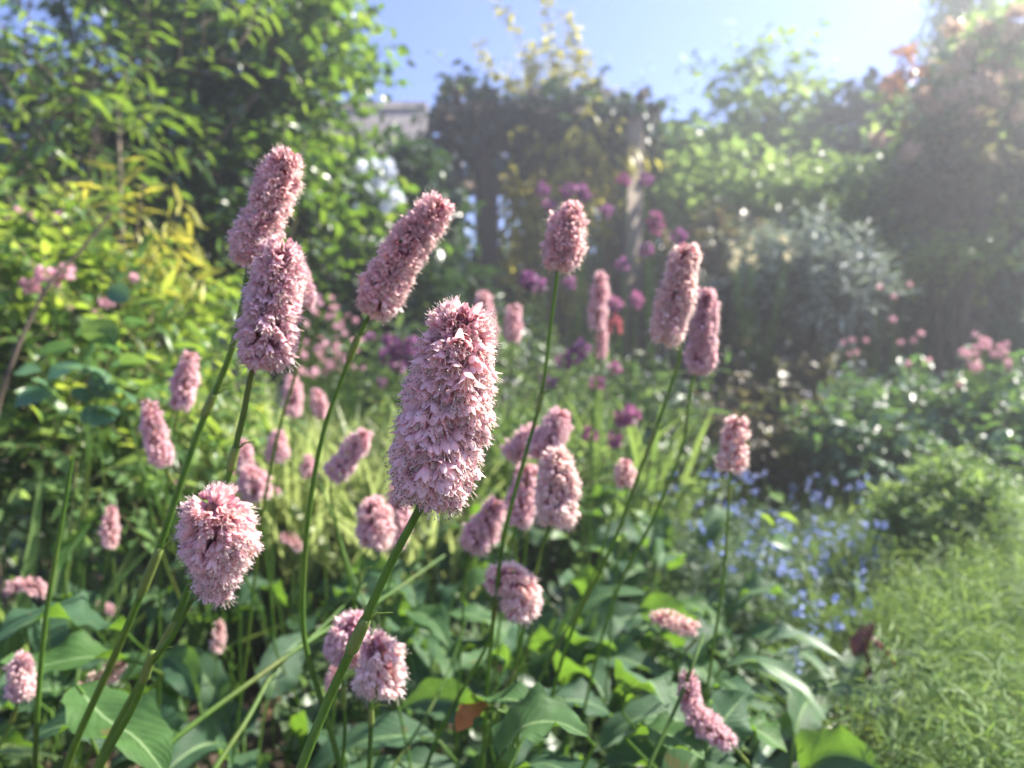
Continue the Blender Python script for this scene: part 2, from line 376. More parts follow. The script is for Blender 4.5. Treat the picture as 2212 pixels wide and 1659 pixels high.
def tilemat():
    m, n = mat_new('roof_tile')
    tc = N(n, 'ShaderNodeTexCoord'); br = N(n, 'ShaderNodeTexBrick'); br.inputs['Scale'].default_value = 1
    br.inputs['Brick Width'].default_value = .28; br.inputs['Row Height'].default_value = .2; br.inputs['Mortar Size'].default_value = .012
    br.inputs[1].default_value = (.15, .13, .12, 1); br.inputs[2].default_value = (.20, .175, .16, 1); br.inputs[3].default_value = (.08, .06, .05, 1)
    sx = N(n, 'ShaderNodeSeparateXYZ'); cx = N(n, 'ShaderNodeCombineXYZ'); n.links.new(tc.outputs['Object'], sx.inputs[0]); n.links.new(sx.outputs[0], cx.inputs[0]); n.links.new(sx.outputs[2], cx.inputs[1])
    n.links.new(cx.outputs[0], br.inputs[0])
    pr = N(n, 'ShaderNodeBsdfPrincipled'); n.links.new(br.outputs[0], pr.inputs['Base Color']); pr.inputs['Roughness'].default_value = .85
    bp = N(n, 'ShaderNodeBump'); bp.inputs['Distance'].default_value = .02; n.links.new(br.outputs['Fac'], bp.inputs['Height']); bp.invert = True; n.links.new(bp.outputs[0], pr.inputs['Normal'])
    o = N(n, 'ShaderNodeOutputMaterial'); n.links.new(pr.outputs[0], o.inputs[0]); return m
M['tile'] = tilemat()

# ------------------------------------------------------------------ frames, leaves and twigs
def frames(d, up, r=None):
    """frames whose y axis is d and whose z axis leans to up"""
    y = nrm(d); z = up-y*np.sum(up*y, -1, keepdims=True); z = nrm(z); x = np.cross(y, z)
    return np.stack([x, y, z], -1)
def zframes(d, rn):
    """frames whose z axis is d, spun at random"""
    z = nrm(d); a = nrm(np.cross(z, rn.normal(size=z.shape))); b = np.cross(z, a)
    return np.stack([a, b, z], -1)
def lump(p, s=2.2):
    return (np.sin(p[:, 0]*s*2.1+1.3)*np.sin(p[:, 1]*s*1.7+.4)+np.sin(p[:, 2]*s*2.6+p[:, 0]*s+2.)*.8+np.sin(p[:, 2]*s*6+p[:, 0]*s*5)*.5)/2.3
def ell(px, py, d, rx, ry, rd):
    """ellipsoid blob: centre seen at (px,py), d m away, radii in pixels at that distance, depth radius in m"""
    return (P(px, py, d), np.array([rx/F*d, rd, ry/F*d]))
def sample(blobs, n, rn, depth=.35, rough=.28, lumps=2.2):
    ws = np.array([(b[1][0]*b[1][2]) for b in blobs]); ws = ws/ws.sum()
    k = rn.choice(len(blobs), n, p=ws)
    c = np.array([b[0] for b in blobs])[k]; r = np.array([b[1] for b in blobs])[k]
    u = nrm(rn.normal(size=(n, 3)))
    q = 1-np.abs(rn.normal(0, depth, n)); q = np.clip(q, .03, 1)
    p = c+u*r*q[:, None]
    q2 = 1+rough*lump(p, lumps)
    p = c+u*r*(q*q2)[:, None]
    return p, nrm(u*r[:, [0, 1, 2]]**0.3)
def twigs(mb, sb, blobs, n, K, tl, ll, T, rn, droop=.3, up=.4, depth=.35, rough=.28, spread=.9, lumps=2.2, minz=.01, lvar=.3, stemr=.0012, rr=(0, 1), flat=.6):
    p, u = sample(blobs, n, rn, depth, rough, lumps)
    ok = p[:, 2] > minz; p = p[ok]; u = u[ok]; n = len(p)
    td = nrm(u*.7+rn.normal(0, .45, (n, 3))+np.array([0, 0, up])); L = tl*rn.uniform(.6, 1.3, n)
    kk = np.arange(K)/K+rn.uniform(0, .5/K, (n, K))
    side = nrm(np.cross(td, np.array([0, 0, 1])+rn.normal(0, .4, (n, 3))))
    pos = p[:, None]+td[:, None]*(kk*L[:, None])[..., None]
    pos[..., 2] -= (kk*L[:, None])**2*droop/np.maximum(tl, .01)*.5
    sgn = np.where(np.arange(K) % 2 == 0, 1, -1)[None, :, None]
    ld = td[:, None]*.55+side[:, None]*sgn*spread+rn.normal(0, .28, (n, K, 3)); ld[..., 2] -= droop
    upv = np.array([0, 0, 1.])*flat*2+rn.normal(0, .55, (n, K, 3))
    base_r = np.clip(rn.normal(.5, .16, n), 0, 1)[:, None]
    r = np.clip(base_r+rn.normal(0, .17, (n, K)), 0, 1)*(rr[1]-rr[0])+rr[0]
    sc = ll*(1+rn.normal(0, lvar, (n, K)).clip(-.6, .8))
    mb.inst(T, pos.reshape(-1, 3), frames(ld.reshape(-1, 3), upv.reshape(-1, 3)), sc.ravel(), r.ravel())
    if sb is not None:
        for i in range(0, n, 1 if n < 900 else 3):
            e = p[i]+td[i]*L[i]; e = e-np.array([0, 0, L[i]**2*droop/tl*.5]); s0 = p[i]-td[i]*L[i]*.3
            sb.tube([s0, (s0+e)/2+[0, 0, .05*L[i]], e], [stemr*1.5, stemr, stemr*.5], 3, cap=False)
    return p
def limbs(mb, base, targets, r0, rn, trunk=None):
    """a trunk that forks to the given points"""
    base = np.array(base); c = np.mean(targets, 0)
    fork = base*.55+np.array([c[0], c[1], c[2]])*.45 if trunk is None else np.array(trunk)
    fork[2] = max(fork[2], base[2]+.05)
    mid = (base+fork)/2+rn.normal(0, .02, 3)*[1, 1, 0]
    mb.tube([base, mid, fork], [r0*1.2, r0, r0*.8], 8)
    for t in targets:
        m1 = fork*.5+t*.5+rn.normal(0, .06, 3)*np.linalg.norm(t-fork)
        q = np.linspace(0, 1, 7)[:, None]; pts = (1-q)**2*fork+2*q*(1-q)*m1+q*q*t
        mb.tube(pts, np.linspace(r0*.6, r0*.12, 7), 5)
def shrub(name, label, cat, blobs, mat, n, K, tl, ll, T, seed, droop=.3, up=.4, depth=.35, rough=.28, spread=.9, lumps=2.2,
          group=None, r0=.02, nlimb=9, base=None, bark='bark', twigr=.0012, lvar=.3, fname='foliage', flat=.6, trunk=None):
    rn = np.random.default_rng(seed)
    c = np.mean([b[0] for b in blobs], 0)
    b0 = np.array([c[0], c[1], 0.]) if base is None else np.array(base, float)
    t = thing(name, label, cat, b0, group)
    mb = MB(); sb = MB()
    pts = twigs(mb, sb, blobs, n, K, tl, ll, T, rn, droop, up, depth, rough, spread, lumps, lvar=lvar, stemr=twigr, flat=flat)
    k = rn.choice(len(pts), min(nlimb, len(pts)), replace=False)
    limbs(sb, b0, pts[k], r0, rn, trunk)
    mb.build(fname, M[mat], t)
    sb.build('branches', M[bark], t)
    return t, pts

def tuft(mb, c, r, n, size, T, rn, squash=1.0, cup=0.3):
    """a rounded head of petals"""
    d = nrm(rn.normal(size=(n, 3))*[1, 1, squash]); pos = np.array(c)+d*r*.35
    mb.inst(T, pos, frames(d, rn.normal(size=(n, 3))), size*rn.uniform(.8, 1.2, n), rn.random(n))
def flower5(mb, c, nvec, r, rn, n=5, cup=.35, T=PETAL):
    nvec = nrm(np.array(nvec, float)); a = nrm(np.cross(nvec, rn.normal(size=3))); b = np.cross(nvec, a)
    th = np.arange(n)*2*math.pi/n+rn.uniform(0, 6)
    d = np.cos(th)[:, None]*a+np.sin(th)[:, None]*b+nvec*cup
    mb.inst(T, np.repeat(np.array(c)[None], n, 0), frames(d, np.repeat(nvec[None], n, 0)), np.full(n, r), rn.random(n))

def bez(p, n=14):
    """smooth curve through the points"""
    p = [np.array(x, float) for x in p]
    if len(p) == 2: return np.linspace(p[0], p[1], n)
    p = np.array(p); h = np.maximum(np.linalg.norm(np.diff(p, axis=0), axis=1), 1e-6); sl_ = np.diff(p, axis=0)/h[:, None]
    m = np.empty_like(p); m[0] = sl_[0]; m[-1] = sl_[-1]
    for i in range(1, len(p)-1): m[i] = (sl_[i-1]*h[i]+sl_[i]*h[i-1])/(h[i]+h[i-1])
    out = []; seg = max(2, n//(len(p)-1))
    for i in range(len(p)-1):
        for t in np.linspace(0, 1, seg, endpoint=False):
            out.append((2*t**3-3*t*t+1)*p[i]+(t**3-2*t*t+t)*h[i]*m[i]+(3*t*t-2*t**3)*p[i+1]+(t**3-t*t)*h[i]*m[i+1])
    out.append(p[-1]); return np.array(out)

# ------------------------------------------------------------------ the ground
g = MB(); n = 90
xs = np.sign(np.linspace(-1, 1, n+1))*np.abs(np.linspace(-1, 1, n+1))**3*40
ys = np.linspace(0, 1, n+1)**3*44-4
X, Y = np.meshgrid(xs, ys); Z = .012*np.sin(X*9+Y*4)*np.sin(Y*7.3)+.01*np.sin(X*23+2)*np.sin(Y*19)
V = np.stack([X, Y, Z-.012], -1).reshape(-1, 3); ff = []
for j in range(n):
    for i in range(n):
        a = j*(n+1)+i; ff.append((a, a+1, a+n+2, a+n+1))
g.add(V, ff, (.5, 0, 0, 0)); o = g.build('ground', M['soil']); tag(o, 'bare brown soil of the flower bed under all the plants', 'ground', kind='structure')

#@@PART2
# ------------------------------------------------------------------ bistort flower spikes
PROF = {'cyl': ([0, .08, .25, .5, .8, .93, 1], [.62, .88, 1, 1, .90, .80, .55]),
        'cone': ([0, .1, .3, .55, .8, .95, 1], [.25, .48, .78, .95, 1.0, .80, .5]),
        'drum': ([0, .1, .3, .55, .8, .93, 1], [.6, .9, 1, 1, .9, .62, .3]),
        'taper': ([0, .08, .25, .5, .75, .92, 1], [.7, 1, 1, .85, .66, .46, .2])}
def spike_mesh(ctrl, R, n, hi, seed, prof='cyl', fl=None, droop=.55, buds=.12, gaps=.25, hole=None):
    rn = np.random.default_rng(seed)
    ax = bez(ctrl, 24); seg = np.linalg.norm(np.diff(ax, axis=0), axis=1); cum = np.concatenate([[0], np.cumsum(seg)]); L = cum[-1]
    fl = fl or min(.0064, R*.5)
    tan = nrm(np.gradient(ax, axis=0)); a0 = nrm(np.cross(tan[0], [.2, -1, .3])); FA = []
    for i in range(len(ax)):
        a0 = nrm(a0-tan[i]*a0.dot(tan[i])); FA.append(a0)
    FA = np.array(FA)
    def at(s):
        i = np.interp(s*L, cum, np.arange(len(ax))); lo = np.floor(i).astype(int).clip(0, len(ax)-2); f = (i-lo)[:, None]
        return ax[lo]*(1-f)+ax[lo+1]*f, nrm(tan[lo]*(1-f)+tan[lo+1]*f), nrm(FA[lo]*(1-f)+FA[lo+1]*f)
    t = (np.arange(n)+rn.uniform(0, 1, n))/n; th = np.arange(n)*2.39996+rn.normal(0, .25, n)
    g = np.sin(t*L/R*3.1+th*2+seed)*np.sin(th*3+t*9+seed*1.7)
    keep = (g > -1+gaps*1.3) | (rn.random(n) < .35)
    if hole is not None:
        pa, ta, fa0 = at(t); rdx = np.cos(th)[:, None]*fa0+np.sin(th)[:, None]*np.cross(ta, fa0)
        keep &= ~((np.abs(t-hole) < .07) & (rdx[:, 1] < -.55))
    t = t[keep]; th = th[keep]; n = len(t)
    p, tn, fa = at(t); fb = np.cross(tn, fa)
    rd = np.cos(th)[:, None]*fa+np.sin(th)[:, None]*fb
    Rt = np.interp(t, *PROF[prof])*R*(1+rn.normal(0, .09, n)+.07*np.sin(th*2+t*11+seed)+.06*np.sin(t*L/R*2.2+seed*2.3)+.05*np.sin(th+seed))
    axc = np.interp(t, [0, .15, .5, .85, 1], [-.95, -.55, -.35, .1, .8])
    d = nrm(rd*.85+tn*axc[:, None]+np.array([0, 0, -droop])*np.interp(t, [0, .8, 1], [1, .9, .1])[:, None]+rn.normal(0, .16, (n, 3)))
    out = np.sum(d*rd, 1).clip(-.2, 1)
    sc = fl*rn.uniform(.82, 1.15, n)*np.interp(t, [0, .85, 1], [1, .95, .72])
    pos = p+rd*np.maximum(Rt-sc*out*1.0, R*.18)[:, None]-tn*(sc*axc*.0)[:, None]
    mb = MB(); st = MB(); bd = MB(); ped = MB()
    Fz = zframes(d, rn); r = np.clip(rn.normal(.5, .22, n)-.1*np.interp(t, [0, 1], [-1, 1]), 0, 1)
    TT = FLO_HI if hi and fl > .0075 else FLO_LO; k = rn.integers(0, len(TT), n)
    isb = rn.random(n) < buds*np.interp(t, [0, .8, 1], [.6, 1, 4])
    for q in range(len(TT)):
        s = (k == q) & ~isb
        if s.any(): mb.inst(TT[q], pos[s], Fz[s], np.stack([sc[s]*1.08, sc[s]*1.08, sc[s]], 1), r[s])
    SS = STAM if hi and fl > .0075 else STAM_LO; k2 = rn.integers(0, len(SS), n)
    for q in range(len(SS)):
        s = (k2 == q) & ~isb & (rn.random(n) < (.9 if hi else .85))
        if s.any(): st.inst(SS[q], pos[s], Fz[s], sc[s]*(1.0 if SS is STAM else 1.1), r[s])
    if isb.any(): bd.inst(BUD, pos[isb]+d[isb]*sc[isb, None]*.25, Fz[isb], sc[isb]*.62, r[isb])
    # inner buds and pedicels close to the axis
    ni = n//2; ti = rn.random(ni); pi, tni, fai = at(ti); thi = rn.uniform(0, 6.28, ni); rdi = np.cos(thi)[:, None]*fai+np.sin(thi)[:, None]*np.cross(tni, fai)
    Ri = np.interp(ti, *PROF[prof])*R
    di = nrm(rdi+tni*rn.normal(0, .4, ni)[:, None])
    bd.inst(BUD, pi+rdi*(Ri*.28)[:, None], zframes(di, rn), fl*rn.uniform(.45, .7, ni), rn.random(ni))
    if hi:
        for i in range(n):
            if rn.random() < .7: ped.tube([p[i], (p[i]+pos[i])/2+tn[i]*.001, pos[i]+d[i]*sc[i]*.05], .00025, 3, (rn.random(), 0, 0, 0), cap=False)
    ped.tube(ax, np.interp(np.linspace(0, 1, len(ax)), *PROF[prof])*R*.22+.0008, 7, (.5, 0, 0, 0))
    return mb, st, bd, ped

GSP = 'bistort flower spikes'
def bistort(label, ctrl, wpx, d, stem, sr=1.5, prof='cyl', hi=False, n=None, mat='petal', seed=0, droop=.5, gaps=.14, sheath=None, fl=None, d1=None, hole=None):
    """ctrl: pixels of the spike's axis from foot to tip; stem: pixels from the spike's foot down; d metres ahead"""
    dd = d if d1 is None else d1
    c = [P(x, y, d+(dd-d)*i/(len(ctrl)-1)) for i, (x, y) in enumerate(ctrl)]
    R = wpx*.905/2/F*d
    L = sum(np.linalg.norm(c[i+1]-c[i]) for i in range(len(c)-1))
    n = n or int(max(60, min(620, 1.15*2*math.pi*R*L/((min(.0064, R*.5)*.52)**2))))
    m, st, bd, ped = spike_mesh(c, R, n, hi, seed, prof, fl, droop, gaps=gaps, hole=hole)
    sp = [c[0]+(c[1]-c[0])*.1]
    for i, q in enumerate(stem):
        x, y = q[:2]; dq = q[2] if len(q) > 2 else d*(1+.02*(i+1)); sp.append(P(x, y, dq))
    last = sp[-1]
    if last[2] > .01:
        dirv = last-sp[-2]; dirv = dirv/np.linalg.norm(dirv); dirv[2] = min(dirv[2], -.35)
        k = last[2]/-dirv[2]; e = last+dirv*k*np.array([.55, .55, 1]); e[1] = max(e[1], last[1]-.02) + .03; e[2] = -.005
        sp.append((last+e)/2+dirv*0.01); sp.append(e)
    cur = bez(sp, 8*len(sp)); b = cur[-1].copy(); b[2] = 0
    t = thing('bistort_flower', label, 'flower', b, GSP)
    stm = MB(); r0 = sr/1000
    stm.tube(cur, np.linspace(r0*.72, r0*1.25, len(cur)), 8)
    stm.build('stem', M['stem'], t)
    fs = m.build('flower_spike', M[mat], t)
    bd.build('bud_cluster', M['bud'], fs); st.build('stamens', M['stamen'], fs); ped.build('spike_axis', M['core'], fs)
    if sheath is None and d < .72 and len(stem) > 1 and not (prof == 'taper'):
        q = .45+.1*(seed % 4); x, y = stem[0][0]*(1-q)+stem[1][0]*q, stem[0][1]*(1-q)+stem[1][1]*q; sheath = [(x, y, .011+.002*(seed % 3))]
    for (x, y, ln) in sheath or []:
        k = int(np.argmin(np.linalg.norm((cur-np.array([0, 0, CAMH]))/np.maximum(cur[:, 1:2], .01)*F/1000-np.array([(x-1106)/1000, F/1000, -(y-829.5)/1000]), axis=1)))
        k = min(max(k, 1), len(cur)-2); tt = nrm(cur[k-1]-cur[k]); c0 = cur[k]; rr = r0*1.15
        sh = MB(); s = np.linspace(0, 1, 8)
        pts = c0[None]-tt*.002+tt[None]*(s*ln)[:, None]
        sh.tube(pts, rr*np.array([1.0, 1.28, 1.2, 1.18, 1.16, 1.14, 1.1, 1.03]), 8)
        sh.tube([pts[-2], pts[-2]+tt*ln*.25+np.array([.004, 0, .001]), pts[-2]+tt*ln*.35+np.array([.010, -.003, .001])], [.0007, .0005, .0002], 4)
        sh.build('leaf_sheath', M['sheath'], t)
    return t

B = bistort
B('largest pink flower spike in sharp focus at the centre', [(930, 1050), (962, 900), (985, 770), (1002, 680)], 184, .28,
  [(912, 1085), (845, 1215), (775, 1370), (715, 1500), (650, 1659, .30)], 2.0, 'cyl', True, 760, 'petal', 3, .9, .14, [(768, 1408, .016)], fl=.0080)
B('tall pink spike at upper left, its foot hidden by the spike below', [(537, 560), (572, 470), (625, 335)], 96, .37,
  [(525, 650), (505, 740), (430, 930), (330, 1220), (255, 1400), (150, 1640, .42)], 1.9, 'cyl', True, None, 'petal', 5, .3, .25, [(452, 890, .012), (300, 1290, .03)])
B('tall mauve and pink spike overlapping the top left one', [(572, 775), (588, 650), (610, 530)], 122, .345,
  [(556, 775), (525, 900), (485, 1060), (440, 1180), (400, 1290), (215, 1645, .40)], 1.7, 'cyl', True, None, 'petal_mauve', 8, .5, .35, [(500, 1010, .012), (345, 1400, .025)])
B('pink spike leaning far right, between the upper left pair and centre', [(810, 668), (865, 560), (955, 438)], 98, .38,
  [(793, 690), (745, 800), (700, 930), (670, 1090), (657, 1230), (658, 1380), (690, 1500), (720, 1600, .44)], 1.5, 'cyl', True, None, 'petal', 11, .25, .2)
B('plump pink spike in front of the pergola', [(1208, 568), (1222, 510), (1236, 446)], 92, .42,
  [(1206, 580), (1190, 700), (1170, 850), (1130, 1000), (1095, 1130), (1070, 1300, .50)], 1.3, 'drum', False, None, 'petal', 13, .2, .2, [(1163, 880, .012)])
B('pale pink spike right of the pergola, left of a purple one', [(1440, 728), (1462, 640), (1485, 535)], 82, .48,
  [(1467, 745), (1440, 860), (1385, 1010), (1330, 1160), (1240, 1350, .56)], 1.3, 'cyl', False, None, 'petal_pale', 17, .35, .3, [(1400, 970, .02)])
B('purplish spike right of the pergola, in shade', [(1512, 795), (1518, 710), (1524, 630)], 66, .56,
  [(1500, 810), (1475, 960), (1420, 1100), (1340, 1260, .64)], 1.3, 'cyl', False, None, 'petal_mauve', 19, .4, .2)
B('slim purple spike in front of the right pergola post, upper one', [(1288, 705), (1293, 650), (1298, 590)], 44, .95, [(1287, 730), (1283, 900), (1275, 1100, 1.0)], 1.3, 'cyl', False, 160, 'petal_mauve', 21)
B('small slim lilac spike just under the upper slim one by the post', [(1297, 770), (1298, 735), (1300, 700)], 32, 1.05, [(1295, 800), (1280, 900), (1265, 1080, 1.1)], 1.2, 'cyl', False, 120, 'petal_mauve', 22)
B('small far mauve spike right of the central spike top', [(1107, 732), (1109, 695), (1110, 660)], 42, 1.1, [(1105, 760), (1100, 880), (1098, 1050, 1.15)], 1.2, 'cyl', False, 140, 'petal_mauve', 23)
B('far mauve spike partly behind the central spike top', [(1057, 740), (1052, 690), (1044, 630)], 44, 1.0, [(1060, 780), (1060, 900, 1.05)], 1.2, 'cyl', False, 140, 'petal_mauve', 24)
B('conical pink spike at left with a dark hole near its top', [(466, 1262), (472, 1190), (464, 1125), (455, 1096)], 146, .34,
  [(415, 1295), (375, 1370), (322, 1440), (300, 1500), (215, 1659, .38)], 1.7, 'cone', True, 480, 'petal', 26, .6, .28, [(315, 1470, .02)], fl=.0076, d1=.32, hole=.8)
B('rounded pink spike right of the central stem, brighter of a pair', [(1200, 1122), (1204, 1050), (1200, 975)], 94, .50,
  [(1186, 1140), (1150, 1270), (1115, 1430), (1085, 1520), (1030, 1659, .55)], 1.5, 'drum', False, None, 'petal_pale', 28, .5, .2, [(1090, 1500, .025)])
B('shaded mauve spike half behind the rounded pink one', [(1122, 1128), (1130, 1070), (1140, 1008)], 66, .60, [(1110, 1150), (1085, 1300, .66)], 1.3, 'cyl', False, 200, 'petal_mauve', 29)
B('leaning lilac spike, upper right of an arching pair', [(1170, 985), (1195, 940), (1215, 890)], 78, .64, [(1160, 1010), (1140, 1150, .68)], 1.2, 'drum', False, 240, 'petal_mauve', 30)
B('low lilac spike, lower left of an arching pair', [(1104, 985), (1130, 958), (1160, 925)], 58, .68, [(1096, 1000), (1110, 1150, .72)], 1.2, 'drum', False, 170, 'petal_mauve', 31)
B('pale pink spike standing alone at right above the blue flowers', [(1578, 1008), (1584, 960), (1593, 904)], 66, .56,
  [(1576, 1025), (1572, 1120), (1560, 1270), (1540, 1400, .6)], 1.2, 'cyl', False, 200, 'petal_pale', 33, .55, .5)
B('small cream pink tuft left of the lone right spike', [(1352, 1045), (1350, 1020), (1350, 995)], 52, .70, [(1352, 1080), (1330, 1250, .74)], 1.0, 'drum', False, 110, 'petal_pale', 34, .5, .5)
B('domed pink spike low at centre, bent over its stem', [(1120, 1325), (1128, 1275), (1100, 1245), (1060, 1268)], 84, .50,
  [(1078, 1300), (1062, 1370), (1010, 1470), (960, 1560), (920, 1659, .56)], 1.4, 'drum', False, 260, 'petal_pale', 36, .3, .2)
B('small lilac spike tucked behind the domed one', [(1150, 1325), (1156, 1305), (1158, 1285)], 34, .56, [(1150, 1350), (1120, 1450, .6)], 1.0, 'drum', False, 70, 'petal_mauve', 37)
B('shaggy pink spike under the central stem, upper and duller', [(742, 1420), (752, 1375), (778, 1335)], 88, .44, [(740, 1450), (745, 1560), (740, 1659, .48)], 1.2, 'drum', False, 200, 'petal_mauve', 38)
B('shaggy pink spike under the central stem, lower and brighter', [(815, 1480), (822, 1425), (800, 1385)], 112, .42, [(805, 1495), (801, 1580), (798, 1659, .44)], 1.5, 'drum', True, 200, 'petal_pale', 39, .6, .3)
B('leaning dusky spike low left of the rounded pink pair', [(1022, 1180), (1045, 1140), (1076, 1085)], 72, .64, [(1015, 1200), (1000, 1330, .7)], 1.2, 'drum', False, 220, 'petal_mauve', 41)
B('rounded pink spike left of the central stem', [(812, 1170), (812, 1130), (806, 1080)], 82, .58, [(795, 1185), (770, 1290), (740, 1400, .64)], 1.2, 'drum', False, 230, 'petal', 42)
B('dull mauve spike between a rounded pink one and the central stem', [(855, 1172), (862, 1110), (868, 1040)], 58, .66, [(850, 1200), (830, 1330, .7)], 1.2, 'cyl', False, 200, 'petal_mauve', 43)
B('lilac spike leaning right, left of the central spike', [(722, 1028), (755, 985), (790, 932)], 58, .66, [(715, 1045), (730, 1150), (755, 1250, .7)], 1.2, 'cyl', False, 200, 'petal_mauve', 44)
B('dusky pink spike above the drooping left one', [(390, 875), (398, 825), (412, 765)], 56, .62, [(385, 890), (372, 960), (355, 1100, .68)], 1.2, 'cyl', False, 200, 'petal_mauve', 45)
B('long dusky spike at left with a bent foot', [(352, 1000), (335, 945), (320, 868)], 54, .60, [(358, 1015), (378, 1050), (430, 1120), (500, 1200, .7)], 1.1, 'cyl', False, 220, 'petal_mauve', 46)
B('upright grey mauve spike in the pale grass', [(632, 892), (632, 850), (632, 815)], 46, .92, [(632, 910), (630, 1050, .95)], 1.2, 'drum', False, 150, 'petal_mauve', 47)
B('smaller grey mauve spike beside the upright one', [(696, 900), (688, 870), (680, 842)], 38, .98, [(700, 915), (700, 1050, 1.0)], 1.1, 'drum', False, 110, 'petal_mauve', 48)
B('squat lilac spike between two long green stems', [(600, 992), (600, 960), (601, 932)], 50, .86, [(598, 1010), (590, 1150, .9)], 1.1, 'drum', False, 130, 'petal_mauve', 49)
B('pink spike just left of the second long stem, upper one', [(530, 1005), (526, 980), (522, 952)], 44, .80, [(530, 1040), (520, 1180, .85)], 1.1, 'drum', False, 110, 'petal_mauve', 50)
B('lilac lump of a spike across the second long stem, lower one', [(556, 1072), (545, 1040), (532, 1012)], 66, .74, [(560, 1090), (575, 1200, .8)], 1.1, 'drum', False, 170, 'petal_mauve', 51)
B('little round mauve spike beside the third long stem', [(666, 1028), (666, 1006), (665, 985)], 38, .9, [(664, 1050), (650, 1180, .95)], 1.0, 'drum', False, 80, 'petal_mauve', 52)
B('small bright pink spike low at far left', [(237, 1178), (238, 1140), (240, 1096)], 38, .80, [(232, 1195), (225, 1300, .85)], 1.0, 'cyl', False, 130, 'petal', 53)
B('sagging pink spike lying level at the left edge', [(95, 1282), (70, 1264), (40, 1264), (15, 1280)], 36, .74, [(100, 1300), (105, 1400, .8)], 1.0, 'drum', False, 130, 'petal', 54)
B('pink spike low in the left corner, upright on a short stem', [(50, 1502), (46, 1460), (48, 1415)], 56, .50, [(38, 1520), (20, 1570), (-5, 1620, .52)], 1.2, 'drum', False, 220, 'petal', 55)
B('tiny violet spike half hidden by leaves at left', [(246, 1322), (230, 1312), (212, 1302)], 24, .92, [(248, 1340), (245, 1400, .95)], .9, 'drum', False, 60, 'petal_mauve', 56)
B('pale ragged spike lying on a leaf behind the long stems', [(185, 1488), (225, 1462), (272, 1432)], 46, .60, [(178, 1500), (170, 1600, .64)], 1.0, 'drum', False, 150, 'petal_pale', 57, .5, .6)
B('narrow split pale spike among leaves below the conical one', [(470, 1405), (470, 1370), (472, 1342)], 34, .82, [(468, 1430), (466, 1540, .86)], 1.0, 'cyl', False, 80, 'petal_pale', 58, .5, .6)
B('thin lilac spike peeping out left of the central stem', [(712, 1492), (718, 1465), (724, 1438)], 30, .72, [(708, 1510), (700, 1600, .75)], .9, 'cyl', False, 80, 'petal_mauve', 59)
B('pale spike drooping level at right among leaves', [(1500, 1358), (1470, 1350), (1436, 1335), (1408, 1338)], 44, .64, [(1505, 1375), (1470, 1420), (1440, 1500, .68)], 1.0, 'drum', False, 150, 'petal_pale', 60)
B('bent lilac spike at lower right, foot pointing right', [(1572, 1602), (1535, 1572), (1498, 1535), (1487, 1455)], 58, .50, [(1590, 1620), (1625, 1662, .52)], 1.2, 'cyl', False, 240, 'petal_mauve', 61, .3)
B('dark violet spike behind the upper left pair', [(658, 655), (655, 610), (645, 560)], 52, .52, [(655, 690), (640, 800), (610, 900, .56)], 1.1, 'taper', False, 180, 'petal_mauve', 62)
B('faint pink spike in shade left of the third long stem', [(650, 1185), (630, 1165), (605, 1160)], 28, .95, [(655, 1210), (650, 1300, 1.0)], .9, 'drum', False, 60, 'petal', 63)

# stems without a flower, cut or bare
def bare_stem(label, pts, r=1.5, mat='stem', name='leafless_shoot', twigs_=None):
    q = [P(*p) for p in pts]; e = q[-1].copy()
    if e[2] > .02:
        dv = q[-1]-q[-2]; dv = dv/np.linalg.norm(dv); dv[2] = min(dv[2], -.4); e = e+dv*(e[2]/-dv[2])*np.array([.4, .4, 1]); e[1] += .02; e[2] = -.005; q.append(e)
    cur = bez(q, 8*len(q)); b = cur[-1].copy(); b[2] = 0
    t = thing(name, label, 'shoot', b, 'bare green stems'); m = MB(); m.tube(cur, np.linspace(r*.8, r*1.2, len(cur))/1000, 8); m.build('stem', M[mat], t)
    return t
bare_stem('bare green stem with a cut top at far left', [(157, 985, .45), (135, 1120, .455), (100, 1330, .46), (85, 1480, .47)], 1.5)
bare_stem('long stem slanting low from centre to bottom left, upper of two', [(960, 1200, .75), (830, 1290, .66), (690, 1370, .58), (560, 1460, .52), (350, 1620, .46)], 1.8)
bare_stem('long stem slanting low from centre to bottom left, lower of two', [(790, 1260, .66), (680, 1370, .60), (600, 1440, .55), (530, 1560, .50), (465, 1659, .47)], 1.7)
bare_stem('thin stem leaning right beside the third long stem', [(690, 1040, .8), (720, 1120, .76), (765, 1250, .70), (800, 1330, .68)], 1.1)
bare_stem('thin dark stem crossing the domed spike foot', [(1010, 1330, .7), (960, 1470, .66), (900, 1580, .62), (860, 1640, .6)], 1.2)
bare_stem('slim stem rising right of the domed spike', [(1330, 1080, .62), (1290, 1220, .64), (1240, 1330, .66), (1150, 1500, .66)], 1.1)
bare_stem('slim stem rising to the bent lilac spike', [(1520, 1370, .52), (1495, 1440, .50), (1455, 1540, .49), (1400, 1659, .47)], 1.3)
bare_stem('thin yellowish stem among leaves at bottom centre', [(1215, 1480, .5), (1150, 1560, .48), (1100, 1659, .46)], 1.0)

